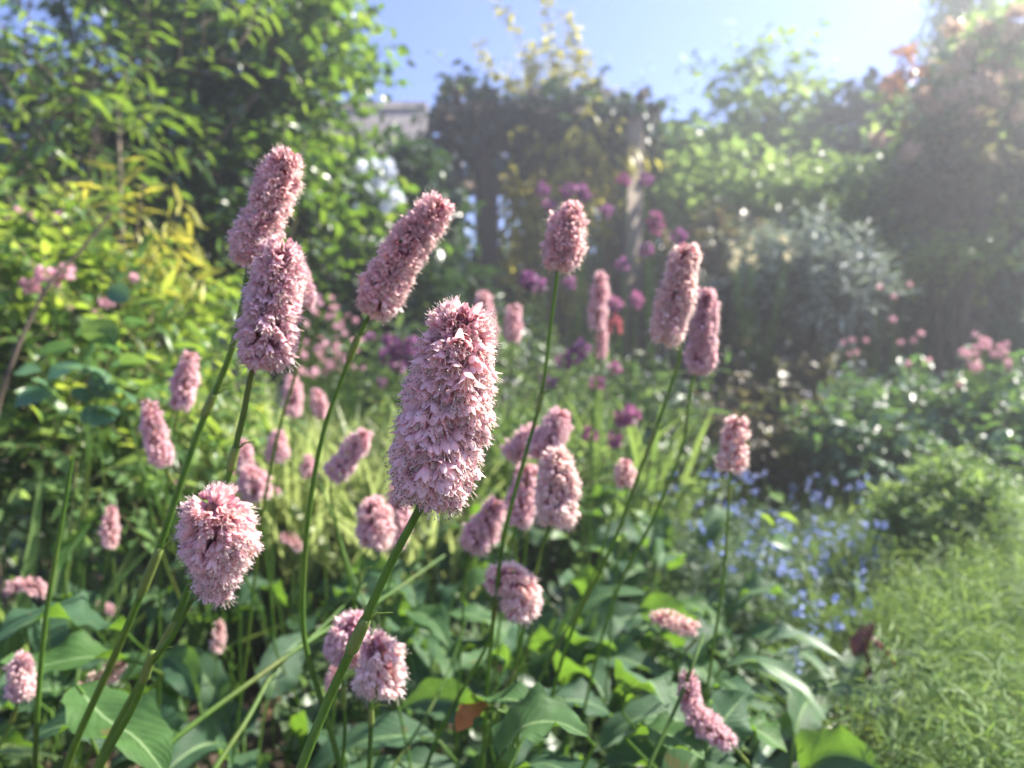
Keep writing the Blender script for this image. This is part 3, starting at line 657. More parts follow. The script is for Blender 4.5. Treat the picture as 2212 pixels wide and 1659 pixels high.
# ------------------------------------------------------------------ broad basal leaves of the bistort
BT = leaf_T(12, .40, .10, .0, .62, .40, .10, 3)
def big_leaf(mb, path, width, seed, roll=0., fold=.12, wave=.10):
    """a broad leaf laid along the world points path, foot to tip"""
    rn = np.random.default_rng(seed); cur = bez(path, 15); m = len(cur); t = np.linspace(0, 1, m)
    tn = nrm(np.gradient(cur, axis=0)); up = np.array([math.sin(roll), -.15, math.cos(roll)])
    side = nrm(np.cross(tn, up)); nm = np.cross(side, tn); V = []; A = []; nc = 4; ph = rn.uniform(0, 6)
    for i in range(m):
        ww = width/2*math.sin(math.pi*min(1, max(.0, t[i]**.78)))**.72
        ww *= 1+.07*math.sin(t[i]*23+ph)+.04*math.sin(t[i]*47+ph*3); ww = max(ww, width*.012)
        for j in range(-nc, nc+1):
            u = j/nc; h = abs(u)*ww*fold*2+wave*ww*abs(u)**2*(math.sin(t[i]*13+ph+u*1.6)+.5*math.sin(t[i]*29+ph*2))
            V.append(cur[i]+side[i]*u*ww+nm[i]*h); A.append((.5, t[i], abs(u), 0))
    A = np.array(A); A[:, 0] = rn.random()
    f = []; nx = 2*nc+1
    for i in range(m-1):
        for j in range(nx-1): a = i*nx+j; f.append((a, a+1, a+nx+1, a+nx))
    mb.add(V, f, A)
def leaf_path(b, az, pet, bl, e0, e1, rn):
    """petiole from b, then a blade whose slope goes from e0 to e1"""
    h = np.array([math.cos(az), math.sin(az), 0.]); foot = b+h*pet*.28+np.array([0, 0, pet*.95])
    pts = [foot]; k = 7; p = foot.copy()
    for i in range(k):
        e = e0+(e1-e0)*i/(k-1); p = p+(h*math.cos(e)+np.array([0, 0, math.sin(e)]))*bl/k; pts.append(p.copy())
    return foot, pts
def leaf_clump(label, base, n, pet, bl, wd, seed, hand=(), mat='bistort', name='bistort_plant', group='broad leaved bistort plants', facing=None, up0=(.2, 1.1), up1=(-1.0, .0), cat='plant'):
    rn = np.random.default_rng(seed); base = np.array(base, float); t = thing(name, label, cat, base, group)
    for i in range(n):
        az = rn.uniform(0, 6.28) if facing is None else rn.normal(facing, 1.1)
        b = base+np.array([rn.normal(0, .025), rn.normal(0, .025), 0]); k = rn.uniform(.6, 1.15)
        foot, pts = leaf_path(b, az, pet*k, bl*rn.uniform(.7, 1.15), rn.uniform(*up0), rn.uniform(*up1), rn)
        m = MB(); big_leaf(m, pts[::2] if len(pts) % 2 else pts, wd*rn.uniform(.7, 1.1), int(seed*97+i), rn.normal(0, .45), rn.uniform(.0, .35), rn.uniform(.15, .38))
        lf = m.build('leaf', M[mat], t)
        s = MB(); s.tube(bez([b, b*.5+foot*.5+[0, 0, .01], foot, pts[1]], 9), [.0022, .0019, .0017, .0015, .0014, .0013, .0012, .001, .0008][:len(bez([b, b, foot, pts[1]], 9))] if len(bez([b, b, foot, pts[1]], 9)) <= 9 else .0015, 6); s.build('leaf_stalk', M['stem'], lf)
    for i, hnd in enumerate(hand):
        pts = [P(*q) for q in hnd['p']]; m = MB(); big_leaf(m, pts, hnd['w'], seed*31+i, hnd.get('roll', 0), hnd.get('fold', .14), .24)
        lf = m.build('leaf', M[hnd.get('m', mat)], t)
        if hnd.get('label'): lf['label'] = hnd['label']
        s = MB(); s.tube(bez([base, (base+pts[0])/2+[0, 0, .02], pts[0], pts[0]*.7+pts[1]*.3], 12), .0013, 6); s.build('leaf_stalk', M['stem'], lf)
    return t
LC = leaf_clump
LC('bistort plant at the bottom left corner, under three long stems', (-.26, .58, 0), 13, .16, .118, .048, 101, facing=-1.2, hand=[
    dict(p=[(165, 1480, .50), (220, 1545, .48), (300, 1600, .45), (360, 1675, .43)], w=.046, roll=.2),
    dict(p=[(300, 1600, .55), (200, 1560, .55), (60, 1590, .55)], w=.05, roll=-.3)])
LC('bistort plant with wavy leaves at the left edge', (-.50, .82, 0), 12, .17, .118, .048, 102, hand=[
    dict(p=[(270, 1365, .66), (190, 1345, .64), (90, 1335, .62), (-20, 1390, .60)], w=.07, roll=-.2),
    dict(p=[(300, 1430, .6), (190, 1420, .58), (60, 1440, .57), (0, 1430, .56)], w=.05, roll=-.3)])
LC('bistort plant with a pale upright leaf below a small bright spike', (-.50, 1.02, 0), 12, .17, .118, .048, 103, hand=[
    dict(p=[(140, 1230, .85), (170, 1160, .84), (215, 1110, .83)], w=.05, roll=-.5)])
LC('bistort plant between the long left stems and third stem', (-.30, .78, 0), 13, .14, .118, .048, 104)
LC('bistort plant around the slanting stems at lower left', (-.15, .62, 0), 15, .13, .118, .048, 105, facing=-1.5)
LC('bistort plant beneath the shaggy pink pair', (-.08, .56, 0), 13, .15, .118, .048, 106, facing=-1.3)
LC('bistort plant with a leaf edged orange at bottom centre', (.0, .66, 0), 13, .17, .118, .048, 107, hand=[
    dict(p=[(1240, 1560, .50), (1160, 1525, .50), (1080, 1508, .51), (985, 1535, .53)], w=.032, roll=.5),
    dict(p=[(1060, 1530, .515), (1015, 1540, .515), (985, 1580, .51)], w=.018, roll=.6, m='yellowing', label='withered orange leaf tip'),
    dict(p=[(1060, 1490, .6), (1100, 1440, .58), (1090, 1390, .58)], w=.05, roll=-.6)])
LC('bistort plant with large ridged dark leaves at bottom right of centre', (.10, .58, 0), 13, .16, .118, .048, 108, facing=-1.4, hand=[
    dict(p=[(1080, 1640, .45), (1130, 1570, .45), (1200, 1560, .45), (1270, 1590, .44)], w=.042, roll=.2)])
LC('bistort plant with sunlit yellow green leaf right of centre', (.22, .70, 0), 13, .17, .118, .048, 109, hand=[
    dict(p=[(1350, 1500, .62), (1400, 1470, .60), (1440, 1530, .58)], w=.045, roll=.5),
    dict(p=[(1380, 1580, .52), (1450, 1590, .50), (1520, 1640, .48)], w=.045, roll=.2)])
LC('bistort plant behind the domed pink spike', (.02, .92, 0), 15, .19, .118, .048, 110)
LC('bistort plant below the rounded pink pair', (.14, 1.05, 0), 15, .20, .118, .048, 111)
LC('bistort plant in shade under the central spike', (-.14, .98, 0), 15, .20, .118, .048, 112)
LC('bistort plant behind the drooping level spike', (.24, 1.0, 0), 12, .19, .118, .048, 113)
LC('bistort plant left of the third long stem, further back', (-.34, 1.15, 0), 15, .21, .118, .048, 114)
LC('bistort plant under the slim stems right of centre', (.26, 1.25, 0), 15, .22, .118, .048, 115)
LC('bistort plant far back below the squat lilac spikes', (-.14, 1.4, 0), 15, .24, .118, .048, 116)
LC('bistort plant far back in the middle of the bed', (.08, 1.55, 0), 15, .25, .118, .048, 117)
LC('bistort plant with a short fresh round leaf near the bent lilac spike', (.26, .60, 0), 0, .13, .118, .048, 118, hand=[
    dict(p=[(1600, 1560, .55), (1640, 1580, .54), (1700, 1625, .53)], w=.038, roll=.3),
    dict(p=[(1520, 1640, .5), (1560, 1560, .52), (1610, 1500, .54)], w=.04, roll=.9)])
LC('bistort plant at the front edge under the central stem', (-.03, .47, 0), 9, .11, .118, .048, 119, facing=-1.5)
LC('bistort plant at the front edge beside the thin yellowish stem', (.18, .50, 0), 9, .11, .118, .048, 120, facing=-1.5)
# strap leaved plant with silvery arching leaves
LCK = dict(mat='strap', name='strap_leaf_plant', group='arching strap leaved plants', up0=(1.0, 1.4), up1=(-1.1, -.2))
LC('strap leaved plant with silvery arching leaves left of the blue flowers', (.32, .92, 0), 40, .06, .26, .022, 130, **LCK)
LC('strap leaved plant leaning right over the grass edge', (.37, .80, 0), 34, .06, .25, .024, 131, hand=[
    dict(p=[(1640, 1400, .75), (1690, 1370, .74), (1750, 1385, .73), (1820, 1425, .72)], w=.026, roll=.1),
    dict(p=[(1560, 1440, .72), (1640, 1430, .70), (1720, 1480, .68), (1790, 1560, .66)], w=.024, roll=.1)], **LCK)
LC('strap leaved plant low at the bottom, right of the bent spike', (.33, .66, 0), 20, .04, .20, .028, 132, **LCK)
LC('strap leaved plant behind the pale drooping spike', (.24, 1.14, 0), 26, .06, .19, .018, 133, **LCK)

# ------------------------------------------------------------------ the pergola
pg = thing('pergola', 'dark weathered wooden pergola with square posts under a tangle of climbers', 'pergola', (P(1200, 900, 4.4)[0], 4.9, 0))
def post(px, d, wpx, top, mat='wood'):
    x = P(px, 0, d)[0]; h = wpx/2/F*d; m = MB(); m.box((x-h, d-h, -.01), (x+h, d+h, P(0, top, d)[2]), bev=.008); m.build('post', M[mat], pg)
post(1055, 4.4, 42, 262); post(1368, 4.2, 36, 262, 'litwood')
post(984, 5.9, 32, 300, 'greywood'); post(1307, 5.9, 24, 300)
m = MB(); zt = P(0, 232, 4.4)[2]
m.box((P(945, 0, 4.4)[0], 4.33, zt-.16), (P(1425, 0, 4.4)[0], 4.37, zt)); m.build('beam', M['wood'], pg)
m = MB(); m.box((P(965, 0, 5.9)[0], 5.83, zt-.16), (P(1425, 0, 5.9)[0]+.1, 5.87, zt)); m.build('beam', M['wood'], pg)
for i in range(6):
    x = P(990+i*78, 0, 4.4)[0]; m = MB(); m.box((x-.022, 4.25, zt+.002), (x+.022, 6.1, zt+.06)); m.build('rafter', M['wood'], pg)
m = MB(); x0 = P(925, 0, 4.7)[0]; m.box((x0, 4.68, P(0, 285, 4.7)[2]), (P(1010, 0, 4.7)[0], 4.73, P(0, 262, 4.7)[2])); m.build('side_rail', M['wood'], pg)
for px, top in ((1330, 470), (1346, 455)):
    m = MB(); x = P(px, 0, 4.8)[0]; m.box((x-.02, 4.78, 0), (x+.02, 4.82, P(0, top, 4.8)[2])); m.build('trellis_upright', M['wood'], pg)
# ------------------------------------------------------------------ the house behind the hedge
hs = thing('house', 'low brown tiled roof of a house showing above the left hedge', 'house', (-1.7, 8, 0))
x0, x1 = P(430, 0, 8)[0], P(935, 0, 8)[0]; zr = P(0, 235, 8)[2]; ze = zr-1.15
m = MB(); m.box((x0+.1, 6.9, 0), (x1-.25, 9.2, ze+.02), bev=.01); m.build('wall', M['wall'], hs)
m = MB(); a = [(x0, 6.6, ze-.1), (x1, 6.6, ze-.1), (x1-.05, 8, zr), (x0+.3, 8, zr), (x0, 9.5, ze-.1), (x1, 9.5, ze-.1)]
b_ = [(x, y, z-.10) for x, y, z in a]
m.add(a+b_, [(0, 1, 2, 3), (3, 2, 5, 4), (0, 6, 7, 1), (4, 5, 11, 10), (6, 9, 8, 7), (9, 10, 11, 8), (1, 7, 8, 2), (2, 8, 11, 5), (0, 3, 9, 6), (3, 4, 10, 9)], (.5, 0, 0, 0)); m.build('roof', M['tile'], hs, smooth=False)
m = MB(); m.box((x0+.3, 7.93, zr-.03), (x1-.05, 8.07, zr+.06), bev=.02); m.build('ridge', M['tile'], hs)

# ------------------------------------------------------------------ left side
E = ell
shrub('tall_shrub', 'tall dark green glossy leaved shrub filling the upper left', 'shrub',
      [E(80, 400, 2.7, 300, 230, .45), E(400, 420, 2.6, 330, 260, .4), E(480, 130, 2.7, 290, 190, .4), E(180, 40, 2.8, 70, 90, .3), E(580, 420, 2.8, 150, 220, .35), E(640, 120, 2.6, 110, 120, .25), E(-90, 330, 2.7, 120, 160, .4), E(400, -80, 2.7, 330, 130, .4)],
      'glossy', 3300, 8, .19, .038, OVAL, 201, .35, .3, .38, .42, r0=.03, nlimb=30, lumps=3.0, twigr=.0016)
shrub('shrub', 'arching shrub of long pointed leaves in front of the tall glossy one', 'shrub',
      [E(170, 230, 1.7, 260, 200, .25), E(30, 420, 1.6, 160, 150, .2), E(420, 30, 1.7, 150, 90, .2)], 'lance', 95, 8, .24, .050, LANCE, 202, .35, .35, .6, .3, r0=.006, nlimb=5, base=(-1.35, 1.8, 0), bark='bark')
def loose_sprig(mb, sb, pts, K, ll, T, rn, r=.0015, spread=.9, droop=.2):
    cur = bez([P(*p) for p in pts], 6*len(pts)); sb.tube(cur, np.linspace(r, r*.4, len(cur)), 4)
    k = np.linspace(.1, 1, K); idx = k*(len(cur)-1); lo = idx.astype(int).clip(0, len(cur)-2); p = cur[lo]+(cur[lo+1]-cur[lo])*(idx-lo)[:, None]
    tn = nrm(cur[lo+1]-cur[lo]); sd_ = nrm(np.cross(tn, rn.normal(size=(K, 3))*.3+[0, -1, .3])); sg = np.where(np.arange(K) % 2 == 0, 1, -1)[:, None]
    d = tn*.5+sd_*sg*spread+rn.normal(0, .25, (K, 3)); d[:, 2] -= droop
    mb.inst(T, p, frames(d, rn.normal(0, .6, (K, 3))+[0, -.3, 1.]), ll*rn.uniform(.7, 1.25, K), rn.random(K))
    return cur
def sprigs(name, label, cat, base, lst, K, ll, T, mat, bark, seed, r=.0015, spread=.9, droop=.2, group=None):
    rn = np.random.default_rng(seed); t = thing(name, label, cat, base, group); mb = MB(); sb = MB()
    for q in lst:
        cur = loose_sprig(mb, sb, q, K, ll, T, rn, r, spread, droop)
        sb.tube(bez([np.array(base, float), (np.array(base)+cur[0])/2+rn.normal(0, .02, 3), cur[0]], 12), np.linspace(r*1.8, r, len(bez([cur[0], cur[0], cur[0]], 12))), 5)
    mb.build('foliage', M[mat], t); sb.build('branches', M[bark], t); return t
sprigs('sapling', 'loose leafy shoots reaching right of the tall shrub against the sky', 'shrub', (-.95, 2.4, 0),
       [[(640, 330, 2.3), (700, 240, 2.3), (745, 150, 2.3), (770, 60, 2.3)], [(660, 300, 2.3), (740, 230, 2.3), (800, 180, 2.25), (850, 130, 2.25)], [(650, 400, 2.3), (720, 300, 2.3), (800, 210, 2.3)],
        [(620, 250, 2.3), (690, 120, 2.3), (720, 0, 2.3), (740, -60, 2.3)], [(640, 470, 2.3), (720, 380, 2.3), (800, 300, 2.3), (850, 290, 2.3)]], 22, .045, OVAL, 'lance', 'twig', 203)
sprigs('yellow_leaved_shrub', 'young shrub with narrow bright yellow leaves in front of the dark hedge', 'shrub', (-.78, 1.5, 0),
       [[(250, 600, 1.35), (260, 470, 1.35), (262, 350, 1.35)], [(250, 560, 1.35), (200, 460, 1.35), (150, 400, 1.3)], [(290, 600, 1.35), (340, 520, 1.3), (400, 440, 1.28)], [(290, 620, 1.35), (350, 560, 1.3), (420, 520, 1.28)],
        [(260, 640, 1.35), (310, 580, 1.28), (380, 490, 1.28)], [(250, 640, 1.35), (300, 480, 1.35), (310, 400, 1.35)], [(330, 650, 1.28), (380, 600, 1.28), (440, 610, 1.25)]], 17, .055, NARROW, 'yellow', 'cane', 204, .002)
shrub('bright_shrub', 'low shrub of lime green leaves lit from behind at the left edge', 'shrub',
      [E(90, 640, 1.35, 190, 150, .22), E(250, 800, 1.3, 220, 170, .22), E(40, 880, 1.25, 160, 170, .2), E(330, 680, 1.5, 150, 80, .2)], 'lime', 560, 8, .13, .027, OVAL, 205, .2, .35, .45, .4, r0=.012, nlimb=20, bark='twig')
shrub('bright_shrub', 'sprawling green shrub low at left, above the bistort leaves', 'shrub',
      [E(200, 1010, 1.25, 270, 90, .2), E(60, 1060, 1.2, 150, 80, .2), E(440, 1000, 1.6, 200, 110, .2)], 'light', 380, 8, .12, .027, OVAL, 206, .25, .3, .5, .3, r0=.008, nlimb=12, bark='twig')
sprigs('blue_green_sprig', 'sprig of rounded blue green leaves at left', 'plant', (-.55, 1.0, 0),
       [[(200, 900, .85), (240, 780, .84), (280, 650, .83)], [(200, 920, .85), (190, 830, .84), (165, 745, .84)], [(210, 900, .85), (250, 830, .84), (265, 770, .84)], [(190, 930, .86), (130, 860, .86), (90, 800, .86)]], 6, .036, ROUND, 'bluegreen', 'stem', 207, .001)
sprigs('lime_sprig', 'arching sprays of narrow lime leaves behind the upper left stems', 'plant', (-.42, 1.15, 0),
       [[(330, 1000, .98), (400, 850, .96), (480, 740, .95), (560, 700, .95)], [(330, 1000, .98), (420, 900, .97), (520, 850, .96), (610, 930, .95)], [(300, 980, 1.0), (260, 820, 1.0), (330, 700, 1.0), (400, 690, 1.0)],
        [(300, 1000, 1.0), (360, 780, 1.0), (350, 640, 1.0), (300, 560, 1.0)], [(350, 1000, 1.0), (450, 960, .95), (560, 1000, .92)], [(280, 900, 1.0), (200, 800, 1.05), (120, 720, 1.1)]], 13, .046, LANCE, 'lime', 'stem', 208, .0012)
# brown canes
def cane(label, pts, r, mat, base=None):
    q = [P(*p) for p in pts]; e = q[-1].copy(); e[2] = 0; e[0] += .05; q += [e]
    cur = bez(q, 8*len(q)); t = thing('bare_cane', label, 'branch', cur[-1], 'bare woody canes'); m = MB(); m.tube(cur, np.linspace(r*.7, r*1.2, len(cur)), 7); m.build('cane', M[mat], t)
cane('thin dark bent cane at the left edge', [(240, 460, 1.0), (175, 540, .98), (110, 610, .96), (60, 700, .95), (20, 800, .94), (0, 860, .94)], .0028, 'bark')
cane('pale thick cane slanting up across the dark shrub', [(560, 200, 1.9), (440, 330, 1.88), (345, 400, 1.85), (280, 440, 1.85), (210, 520, 1.85)], .0045, 'bark')
cane('thin cane arching up at the far left edge', [(250, 160, 1.5), (130, 240, 1.5), (30, 330, 1.5), (-40, 420, 1.5)], .003, 'bark')
cane('short pale upright cane in the tall shrub', [(262, 180, 1.9), (254, 215, 1.9), (256, 270, 1.9)], .004, 'cane')

# tufts of grass: many blades each
def grass(name, label, centre, n, h, spread, mat, seed, lean=.35, T=BLADE, group=None, kind=None, cat='grass', seedhead=0, wid=1.0):
    rn = np.random.default_rng(seed); b = np.array(centre, float); b[2] = 0
    o = MB(); p = b+np.stack([rn.normal(0, 1, n).clip(-1.7, 1.7)*spread[0], rn.normal(0, 1, n).clip(-1.7, 1.7)*spread[1], np.zeros(n)], 1)
    d = nrm(np.stack([rn.normal(0, 1, n).clip(-1.6, 1.6)*lean, rn.normal(0, 1, n).clip(-1.6, 1.6)*lean, np.ones(n)], 1)); hh = h*rn.uniform(.5, 1.1, n)
    upv = np.stack([rn.normal(0, 1, n), rn.normal(0, 1, n), np.full(n, .2)], 1)
    o.inst(T, p, frames(d, upv), np.stack([hh*wid, hh, hh], 1), rn.random(n))
    if kind == 'stuff':
        ob = o.build(name, M[mat]); tag(ob, label, cat, kind='stuff'); return ob
    t = thing(name, label, cat, b, group); o.build('blades', M[mat], t)
    return t
grass('grass_tuft', 'tall wispy pale grass behind the second and third long stems', P(610, 900, 1.5), 700, .50, (.14, .1), 'palegrass', 301, .2, group='tufts of tall grass')
grass('grass_tuft', 'dry pale straw grass at the left below the dusky spikes', P(480, 900, 1.7), 420, .56, (.10, .1), 'palegrass', 302, .22, group='tufts of tall grass')
grass('grass_tuft', 'tuft of green grass right of the central spike', P(1120, 900, 1.9), 700, .52, (.18, .14), 'grass', 303, .2, group='tufts of tall grass')
grass('grass_tuft', 'long bladed green tuft at the lower left edge', P(60, 1100, 1.0), 46, .42, (.08, .08), 'grass', 304, .55, T=NARROW, group='tufts of tall grass', wid=.28)
grass('grass_tuft', 'lime cream tuft of strap grass at right', P(1700, 900, 2.5), 150, .52, (.13, .08), 'palegrass', 305, .42, T=NARROW, group='tufts of tall grass', wid=.2)
grass('grass_tuft', 'cream grass tuft right of the lime cream one', P(1620, 900, 2.7), 110, .5, (.12, .08), 'palegrass', 306, .35, T=NARROW, group='tufts of tall grass', wid=.18)
grass('grass_tuft', 'thin green tuft in front of the right pergola post', P(1330, 900, 2.6), 260, .45, (.25, .15), 'grass', 307, .25, group='tufts of tall grass')

grass('grass_tuft', 'pale airy grass under the pink campions left of centre', P(790, 900, 1.55), 520, .44, (.12, .1), 'palegrass', 308, .25, group='tufts of tall grass')
# flowers that dot the beds: each plant with stems and blossoms
def dotted(name, label, cat, blos, mat, seed, size, kind='five', foliage=None, group=None, base=None, sr=.0012, bname='blossom', fT=SMALL, fmat='light', fn=40, fl=.03, fh=.25):
    rn = np.random.default_rng(seed); pts = [P(*q) for q in blos]; c = np.mean(pts, 0)
    b = np.array([c[0], c[1]+.02, 0.]) if base is None else np.array(base, float)
    t = thing(name, label, cat, b, group); sb = MB(); zc = min(p[2] for p in pts); fork = b+np.array([0, 0, max(.05, zc*.55)])
    for p in pts:
        m1 = fork+(p-fork)*.5+np.array([0, 0, -.03])+rn.normal(0, .01, 3)
        sb.tube(bez([b+rn.normal(0, .01, 3)*[1, 1, 0], fork+rn.normal(0, .01, 3), m1, p], 10), sr, 4, cap=False)
        m = MB()
        if kind == 'five': flower5(m, p, rn.normal(0, .5, 3)+[0, -.8, .5], size, rn); flower5(m, p, rn.normal(0, .5, 3)+[.3, -.6, .6], size*.8, rn)
        elif kind == 'pom':
            tuft(m, p, size, 34, size*.85, PETAL, rn, .8)
        elif kind == 'tuft': tuft(m, p, size, 22, size*.9, PETAL, rn, 1.4)
        elif kind == 'cluster':
            for q in range(5): flower5(m, p+rn.normal(0, size*.8, 3), rn.normal(0, .5, 3)+[0, -.4, .9], size*.7, rn, cup=.1)
        elif kind == 'spire':
            for q in range(26): s = q/26; tuft(m, p-np.array([rn.normal(0, size*.3), rn.normal(0, size*.3), s*size*5]), size*.5, 4, size*.75, PETAL, rn)
        m.build(bname, M[mat], t)
    sb.build('stems', M['stem'], t)
    if fn:
        f = MB(); twigs(f, None, [(b+np.array([0, 0, fh*.55]), np.array([max(.08, (max(p[0] for p in pts)-min(p[0] for p in pts))/2), .08, fh*.5]))], fn, 6, .09, fl, fT, rn, .2, .5)
        f.build('foliage', M[fmat], t)
    return t
rc = random.Random(5)
def scatter(cx, cy, rx, ry, n, d, dj=.1):
    return [(cx+rc.uniform(-1, 1)*rx, cy+rc.uniform(-1, 1)*ry, d+rc.uniform(-dj, dj)) for _ in range(n)]
GC = 'pink campions'
dotted('pink_campion', 'mass of pale pink campion flowers right of the mauve left spikes', 'flowers', scatter(680, 700, 50, 60, 34, 1.75), 'campion', 401, .010, group=GC, fh=.3, fn=70)
dotted('pink_campion', 'pink campions nearer the third long stem', 'flowers', scatter(745, 740, 40, 60, 22, 1.75), 'campion', 402, .010, group=GC, fh=.3, fn=60)
dotted('pink_campion', 'coral pink flowers low beside the pale grass', 'flowers', scatter(660, 790, 60, 40, 16, 1.7), 'campion', 403, .012, group=GC, fh=.3, fn=60)
dotted('pink_campion', 'few pink flowers at the left edge above the lime shrub', 'flowers', [(45, 455, 1.5), (75, 465, 1.5), (112, 475, 1.5), (20, 470, 1.5), (130, 462, 1.5), (60, 495, 1.5)], 'campion', 404, .013, group=GC, fn=0)
dotted('pink_campion', 'two pink flower heads in the lime shrub at left', 'flowers', [(96, 590, 1.1), (143, 585, 1.1), (65, 615, 1.1), (118, 600, 1.1)], 'campion', 405, .013, 'pom', group=GC, fn=0)
dotted('pink_campion', 'small pink blossoms among lime leaves above the drooping left spike', 'flowers', [(225, 655, 1.15), (245, 648, 1.15), (210, 680, 1.15), (150, 662, 1.2), (290, 600, 1.2)], 'campion', 406, .011, group=GC, fn=0)
dotted('pink_campion', 'cluster of round pink flowers at far right before the dark hedge', 'flowers', scatter(2130, 755, 52, 48, 34, 2.1), 'campion', 407, .0085, 'pom', group=GC, fh=.3)
dotted('pink_campion', 'a few pink flowers left of the far right cluster', 'flowers', [(1975, 735, 2.1), (1945, 740, 2.1), (2005, 778, 2.1), (1990, 720, 2.1), (1960, 785, 2.1), (2070, 830, 2.1), (1928, 690, 2.1)], 'campion', 408, .0085, 'pom', group=GC, fh=.3)
dotted('pink_campion', 'pink flowers over the cream grass tuft', 'flowers', [(1820, 740, 2.4), (1840, 735, 2.4), (1870, 735, 2.4), (1835, 765, 2.4), (1850, 760, 2.4), (1930, 640, 2.4), (1900, 620, 2.4), (1965, 615, 2.4)], 'campion', 409, .008, 'pom', group=GC, fh=.3)
dotted('pink_campion', 'tiny pink buds along the lower left shade', 'flowers', [(505, 1060, 1.2), (380, 1045, 1.2), (500, 1020, 1.2), (600, 1060, 1.2), (575, 1055, 1.2)], 'campion', 410, .008, group=GC, fn=0)
GP = 'purple columbines'
def colum(label, lst, seed, mat='purple', size=.0195, fn=10):
    return dotted('purple_columbine', label, 'flowers', lst, mat, seed, size, 'pom', group=GP, bname='flower_head', fn=fn, fh=.25)
colum('purple flowers high to the left of the plump pink spike', [(1172, 410, 2.2), (1185, 442, 2.2)], 420)
colum('dark purple flowers high right of the plump pink spike', [(1228, 412, 2.2), (1255, 410, 2.2), (1262, 420, 2.2)], 421)
colum('purple flower crossing the right pergola post near its top', [(1348, 388, 2.1)], 422, 'magenta')
colum('round purple flower just right of the pergola post', [(1393, 388, 2.0)], 423)
colum('pair of purple flowers halfway down right of the pergola post', [(1412, 470, 2.0), (1418, 492, 2.0)], 424, 'magenta')
colum('purple flower lower right of the pergola post', [(1396, 537, 2.0)], 425)
colum('pointed purple flower over the pale spike right of the pergola', [(1464, 510, 1.8)], 426)
colum('purple flower on the right pergola post at mid height', [(1345, 572, 2.0)], 427)
colum('pink purple flower on the right post beside a smaller one', [(1374, 648, 1.8), (1328, 655, 1.9)], 428, 'magenta')
colum('wide purple flower right of the central spike top', [(1142, 606, 1.7), (1160, 612, 1.7)], 429, size=.022)
colum('faint purple flowers on the trellis', [(1240, 470, 2.4), (1310, 455, 2.4), (1232, 610, 2.3)], 430, size=.02)
colum('purple heads in a loose row below the slim spikes', [(1218, 780, 1.7), (1255, 752, 1.7), (1240, 770, 1.7), (1185, 825, 1.7)], 431, size=.02)
colum('dark magenta heads low by the right post', [(1325, 795, 1.6), (1290, 828, 1.6)], 432, 'magenta', .016)
colum('bright magenta head low right of the rounded pink pair', [(1362, 898, 1.4), (1345, 903, 1.4)], 433, 'magenta', .019)
colum('two magenta heads above the small cream tuft', [(1274, 940, 1.4), (1326, 948, 1.4)], 434, 'magenta', .016)
colum('cluster of violet heads left of the central spike', [(848, 742, 1.6), (866, 760, 1.6), (838, 770, 1.6), (890, 772, 1.6), (895, 745, 1.6), (860, 785, 1.65)], 435, size=.020)
colum('small violet heads further left of that cluster', [(835, 735, 1.8), (800, 725, 1.8), (825, 825, 1.8)], 436, size=.012)
dotted('red_lupin', 'small salmon red flower spire beside the slim spikes', 'flower', [(1328, 672, 1.9), (1316, 690, 1.9), (1338, 690, 1.9)], 'hotpink', 440, .007, 'spire', fn=0, bname='flower_spire')
dotted('white_clematis', 'pale blue white clematis blossoms on the dark hedge', 'flowers', scatter(800, 405, 62, 55, 22, 2.78), 'white', 441, .032, 'five', fn=0)
dotted('cream_flowers', 'loose cream flower heads right of the pale pink spike', 'flowers', scatter(1605, 560, 30, 45, 14, 2.5)+scatter(1700, 540, 25, 25, 7, 2.5), 'cream', 442, .011, 'tuft', fn=0)
dotted('coral_bells', 'coral pink spikelets at the lower right corner', 'flowers', [(2190, 1500, .8), (2200, 1530, .8), (2180, 1560, .8), (2165, 1590, .8), (2212, 1500, .8)], 'coral', 443, .006, 'tuft', fn=0, group='coral spikelets')
dotted('coral_bells', 'shorter coral spikelets left of the corner ones', 'flowers', [(2065, 1600, .75), (2075, 1585, .75), (2060, 1620, .75), (2020, 1655, .75), (2085, 1625, .75)], 'coral', 444, .005, 'tuft', fn=0, group='coral spikelets')
# white or lit gaps in the dark hedge are left to the leaves themselves
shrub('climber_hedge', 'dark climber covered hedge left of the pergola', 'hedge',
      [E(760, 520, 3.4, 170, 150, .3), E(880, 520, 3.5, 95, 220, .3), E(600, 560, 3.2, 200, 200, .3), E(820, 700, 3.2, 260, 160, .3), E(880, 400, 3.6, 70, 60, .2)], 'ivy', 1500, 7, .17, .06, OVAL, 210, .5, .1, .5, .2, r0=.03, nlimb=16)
shrub('climber_hedge', 'green leafy climber under the house roof', 'hedge',
      [E(720, 430, 3.1, 110, 80, .2), E(700, 480, 3.0, 120, 150, .2), E(790, 560, 3.0, 140, 110, .2)], 'glossy', 330, 7, .17, .055, OVAL, 211, .4, .2, .5, .35, r0=.015, nlimb=10)

